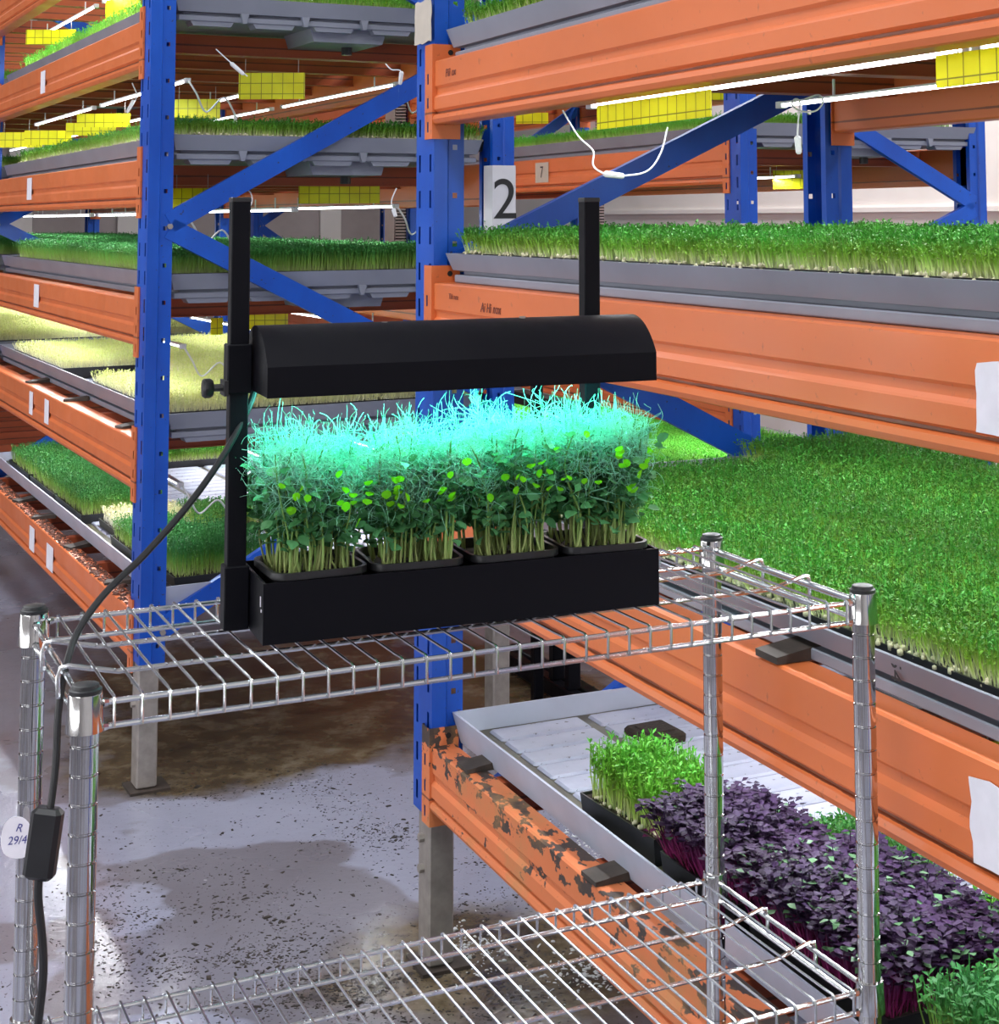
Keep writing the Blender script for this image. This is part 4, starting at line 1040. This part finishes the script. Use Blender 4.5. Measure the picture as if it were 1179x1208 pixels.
# pots with pea shoots
def tube_np(P, r, sides=3):
    """many curved tubes at once. P: (n, L, 3)"""
    n_, L_, _ = P.shape; d = np.gradient(P, axis=1); d /= np.linalg.norm(d, axis=2, keepdims=True)+1e-9
    ref = np.tile(np.array([.31, .22, .92]), (n_, L_, 1)); a = np.cross(d, ref); a /= np.linalg.norm(a, axis=2, keepdims=True)+1e-9; b_ = np.cross(d, a)
    rr = r[:, None, None]*np.linspace(1, .55, L_)[None, :, None]
    V = np.stack([P+(a*math.cos(2*PI*k/sides)+b_*math.sin(2*PI*k/sides))*rr for k in range(sides)], 2).reshape(-1, 3)
    base_ = (np.arange(n_)[:, None]*L_+np.arange(L_-1)[None]).reshape(-1)*sides; F_ = []
    for k in range(sides):
        k2 = (k+1) % sides; F_.append(np.stack([base_+k, base_+k2, base_+sides+k2, base_+sides+k], 1))
    return V, np.concatenate(F_)
def round_leaves(c, az, tilt, ln, wd):
    """oval leaflets: six-sided, cupped along the midrib (4 quads)"""
    n_ = len(c); d = np.stack([np.cos(az)*np.cos(tilt), np.sin(az)*np.cos(tilt), np.sin(tilt)], 1)
    s = np.stack([-np.sin(az), np.cos(az), np.zeros(n_)], 1); u = np.cross(d, s); roll_ = rng.uniform(-.8, .8, n_)[:, None]
    s2 = s*np.cos(roll_)+u*np.sin(roll_); u2 = u*np.cos(roll_)-s*np.sin(roll_)
    ln = ln[:, None]; wd = wd[:, None]
    P = [c, c+d*ln*.35-u2*ln*.05, c+d*ln*.72-u2*ln*.07, c+d*ln-u2*ln*.16]
    for sg in (1, -1):
        P += [c+d*ln*.28+sg*s2*wd*.9+u2*wd*.18, c+d*ln*.66+sg*s2*wd*.95+u2*wd*.16, c+d*ln*.88+sg*s2*wd*.5]
    V = np.stack(P, 1).reshape(-1, 3); b_ = np.arange(n_)[:, None]*10
    return V, np.concatenate([b_+np.array([q]) for q in ((0, 1, 5, 4), (1, 2, 6, 5), (0, 7, 8, 1), (1, 8, 9, 2), (2, 3, 6, 6), (2, 9, 3, 3))][:4]+[b_+np.array([[2, 3, 6, 5]]), b_+np.array([[2, 8, 9, 3]])], 0)
POT_W = .102
def pea_pot(x, label, hfac, twist, seed_):
    t = thing('pea_shoot_pot', label, 'potted pea shoots', tuple(gl.matrix_basis @ Vector((x, GD/2-.004, .0065))), GA+twist)
    # rounded square pot with a rolled rim
    def rsq(hw, hd, r_, z_, n_=4):
        out = []
        for cx_, cy_, a0 in ((hw-r_, hd-r_, 0), (-hw+r_, hd-r_, 90), (-hw+r_, -hd+r_, 180), (hw-r_, -hd+r_, 270)):
            for k in range(n_+1):
                a = math.radians(a0+90*k/n_); out.append((cx_+r_*math.cos(a), cy_+r_*math.sin(a), z_))
        return out
    hw, hd = POT_W/2, .054
    rings = [rsq(hw-.012, hd-.012, .012, 0), rsq(hw-.004, hd-.004, .016, .054), rsq(hw, hd, .018, .055), rsq(hw, hd, .018, .062), rsq(hw-.004, hd-.004, .015, .062), rsq(hw-.006, hd-.006, .015, .050)]
    n_ = len(rings[0]); V = [p for r_ in rings for p in r_]
    F_ = [(i*n_+k, i*n_+(k+1) % n_, (i+1)*n_+(k+1) % n_, (i+1)*n_+k) for i in range(len(rings)-1) for k in range(n_)]+[tuple(range(n_-1, -1, -1))]
    obj('pot', MB().add(V, F_), M['black_pot'], t, smooth=True)
    obj('soil', MB().add(rsq(hw-.007, hd-.007, .014, .052), [tuple(range(n_))]), M['soil'], t)
    # stems
    r2 = np.random.default_rng(seed_); ns = 88; L_ = 9
    P0 = np.stack([r2.uniform(-hw+.012, hw-.012, ns), r2.uniform(-hd+.012, hd-.012, ns), np.full(ns, 0.)], 1)
    Hh = r2.normal(.118, .014, ns)*hfac
    f = np.linspace(0, 1, L_)[None, :, None]
    out = P0[:, None, :]*np.array([1, 1, 0])
    lean_ = np.stack([r2.normal(0, .008, ns)+P0[:, 0]*.22, r2.normal(0, .008, ns)+P0[:, 1]*.30, np.zeros(ns)], 1)[:, None, :]
    wig = np.stack([r2.normal(0, .004, ns), r2.normal(0, .004, ns), np.zeros(ns)], 1)[:, None, :]
    P = P0[:, None, :]+lean_*f**1.5+wig*np.sin(f*PI*2)+np.array([0, 0, 1.])*f*Hh[:, None, None]
    V, F1 = tube_np(P, r2.uniform(.0011, .0017, ns), 5)
    o = link('stems', np_mesh('stems', V, F1, [M['pea_stem']]), t, (0, 0, .052)); o['kind'] = 'stuff'
    # leaves at nodes
    def at(fr):
        k = fr*(L_-1); i = np.clip(k.astype(int), 0, L_-2); w_ = (k-i)[:, None]
        return lambda idx: P[idx, i]*(1-w_)+P[idx, i+1]*w_
    nl = 1250; idx = r2.integers(0, ns, nl); fr = r2.beta(1.8, 1.7, nl)*.68+.22; C_ = at(fr)(idx)
    az = r2.uniform(0, 2*PI, nl); off = r2.uniform(.001, .014, nl)[:, None]*np.stack([np.cos(az), np.sin(az), np.full(nl, .2)], 1)
    V, F1 = round_leaves(C_+off, az, r2.uniform(-.5, .9, nl), r2.uniform(.009, .018, nl), r2.uniform(.0042, .0082, nl))
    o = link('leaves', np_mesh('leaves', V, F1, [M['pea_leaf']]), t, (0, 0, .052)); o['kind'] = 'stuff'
    nl = 16; idx = r2.integers(0, ns, nl); fr = r2.uniform(.58, .95, nl); C_ = at(fr)(idx); C_[:, 1] = -hd-.010-r2.uniform(0, .012, nl)
    V, F1 = round_leaves(C_, r2.uniform(PI*1.3, PI*1.7, nl), r2.uniform(.7, 1.4, nl), r2.uniform(.007, .012, nl), r2.uniform(.0038, .0058, nl))
    o = link('young_leaves', np_mesh('young_leaves', V, F1, [M['young_leaf']]), t, (0, 0, .052)); o['kind'] = 'stuff'; o['label'] = 'bright yellow green young leaves'
    # tendrils: thin curling threads, mostly in the top third
    nt_ = 3300; idx = r2.integers(0, ns, nt_); fr = r2.beta(3.2, 1.2, nt_)*.68+.32; C_ = at(fr)(idx); Lt = 9
    az = r2.uniform(0, 2*PI, nt_); el = r2.uniform(-.1, 1.15, nt_); seg = r2.uniform(.022, .052, nt_)/Lt
    dp = np.zeros((nt_, Lt, 3)); dp[:, 0] = C_; ca = r2.normal(0, .5, nt_); ce = r2.normal(-.04, .16, nt_)
    for k in range(1, Lt):
        az = az+ca*(k/Lt)*1.6; el = el+ce
        dp[:, k] = dp[:, k-1]+np.stack([np.cos(az)*np.cos(el), np.sin(az)*np.cos(el), np.sin(el)], 1)*seg[:, None]
    V, F1 = tube_np(dp, r2.uniform(.00030, .00048, nt_), 3)
    o = link('tendrils', np_mesh('tendrils', V, F1, [M['tendril']]), t, (0, 0, .052)); o['kind'] = 'stuff'; o['label'] = 'pale curling tendrils tinted with lamp turquoise'
    # a few long tendrils reaching up towards the lamp
    nt_ = 16; idx = r2.integers(0, ns, nt_); C_ = P[idx, -1]; Lt = 10; az = r2.uniform(0, 2*PI, nt_); el = r2.uniform(.7, 1.5, nt_); seg = r2.uniform(.03, .055, nt_)/Lt
    dp = np.zeros((nt_, Lt, 3)); dp[:, 0] = C_; ca = r2.normal(0, .4, nt_); ce = r2.normal(0, .3, nt_)
    for k in range(1, Lt):
        az = az+ca*.5; el = el+ce*(k/Lt)*1.5
        dp[:, k] = dp[:, k-1]+np.stack([np.cos(az)*np.cos(el), np.sin(az)*np.cos(el), np.sin(el)], 1)*seg[:, None]
    V, F1 = tube_np(dp, r2.uniform(.00045, .0007, nt_), 4)
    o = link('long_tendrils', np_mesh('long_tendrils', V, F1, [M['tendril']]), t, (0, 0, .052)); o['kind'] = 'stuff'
pea_pot(.060, 'leftmost pot of pea shoots in the black planter, beside the cord', 1.0, .05, 11)
pea_pot(.168, 'second pot of pea shoots from the left under the lamp hood', .98, -.03, 12)
pea_pot(.276, 'third pot of pea shoots from the left under the lamp hood', 1.04, .02, 13)
pea_pot(.384, 'rightmost pot of pea shoots in the black planter', 1.04, -.02, 14)

# ------------------------------------------------------------------ black cord with inline switch
c_pts = [px(300, 462, 1.80), px(291, 486, 1.785), px(262, 540, 1.765), px(222, 596, 1.745), px(170, 655, 1.72), px(124, 700, 1.70), px(92, 745, 1.675), px(77, 790, 1.65), px(69, 840, 1.64), px(66, 900, 1.635), px(60, 950, 1.63), px(57, 962, 1.63)]
c2 = [px(46, 1034, 1.63), px(45, 1060, 1.63), px(50, 1110, 1.63), px(51, 1150, 1.63), px(46, 1200, 1.63), px(40, 1260, 1.63), px(38, 1400, 1.63)]
cord = thing('power_cord', 'black power cord with inline switch hanging over the cart left edge', 'cord', c_pts[0])
o0 = c_pts[0]
obj('cable', MB().tube(smooth_path([p-o0 for p in c_pts]), .0036, 10).tube(smooth_path([p-o0 for p in c2]), .0040, 10), M['rubber'], cord, smooth=True)
sb = MB(); a = px(58, 952, 1.63); b_ = px(46, 1036, 1.63); mid = (a+b_)/2; L_ = (a-b_).length; ang = math.atan2(a.x-b_.x, a.z-b_.z)
sb.box(-.0145, -.010, -L_/2, .0145, .008, L_/2, b=.004)
s_ = obj('inline_switch', sb, M['black_pot'], cord, mid-o0, (0, ang, 0), smooth=False)
# round-cornered paper tag on the rear left post
tp = px(20, 988, 1.815)
tgm = MB(); pts2 = [(.0175*math.copysign(abs(math.cos(a))**.8, math.cos(a))*(1+.12*math.sin(a)*-1), .0215*math.copysign(abs(math.sin(a))**.85, math.sin(a))) for a in np.linspace(0, 2*PI, 25)[:-1]]
tgm.prism(pts2, 'y', -.0004, .0004)
tg = thing('paper_tag', 'white oval paper tag with pen writing on the rear left cart post', 'tag', tp, -.1)
obj('paper', tgm, M['paper'], tg)
text('handwriting', 'R', .012, M['pen'], tg, (0.002, -.0007, .010), (PI/2, .1, 0), .0001, .3)
text('handwriting', '29/4', .012, M['pen'], tg, (0, -.0007, -.003), (PI/2, -.12, 0), .0001, .3)

# ------------------------------------------------------------------ loose white cords hanging from the tubes
def hanging_cord(pts, y, label, plug_at=None):
    P = [px(u, v, y) for u, v in pts]; t = thing('white_cord', label, 'cord', P[0])
    obj('cable', MB().tube(smooth_path([p-P[0] for p in P]), .0019, 6), M['cord_white'], t, smooth=True)
    if plug_at:
        a, b_ = [px(u, v, y)-P[0] for u, v in plug_at]; obj('connector', MB().tube([a, a+(b_-a)*.1, a+(b_-a)*.9, b_], [.003, .0062, .0055, .003], 8), M['cord_white'], t, smooth=True)
hanging_cord([(664, 130), (682, 160), (700, 178), (700, 195), (714, 205), (740, 207), (765, 201), (780, 180), (788, 150)], 3.05, 'white looping cord hanging above the blue brace under the top beam', ((712, 205), (737, 208)))
hanging_cord([(950, 117), (966, 112), (971, 121), (962, 131), (945, 131), (935, 124), (938, 117), (944, 121), (942, 145), (941, 162)], 2.95, 'white cord loop hanging at the start of the rear tube, right side', ((941, 160), (943, 182)))
hanging_cord([(455, 75), (462, 82), (473, 84), (472, 100)], 4.5, 'short white lead hanging left of the near blue upright', ((474, 84), (472, 100)))
hanging_cord([(288, 222), (296, 228), (297, 240), (290, 248)], 4.6, 'white lead and plug hanging beside the black lamp post top', ((294, 243), (286, 252)))
hanging_cord([(255, 58), (268, 70), (280, 80), (292, 90)], 4.6, 'white lead joining tube to trap right of the left upright', ((272, 74), (288, 88)))
hanging_cord([(468, 222), (462, 238), (466, 252)], 4.6, 'white lead hanging beside the slotted duct', ((464, 246), (467, 256)))
hanging_cord([(156, 98), (161, 110), (160, 118), (152, 128)], 4.9, 'white lead hanging just left of the left upright', ((158, 118), (150, 133)))
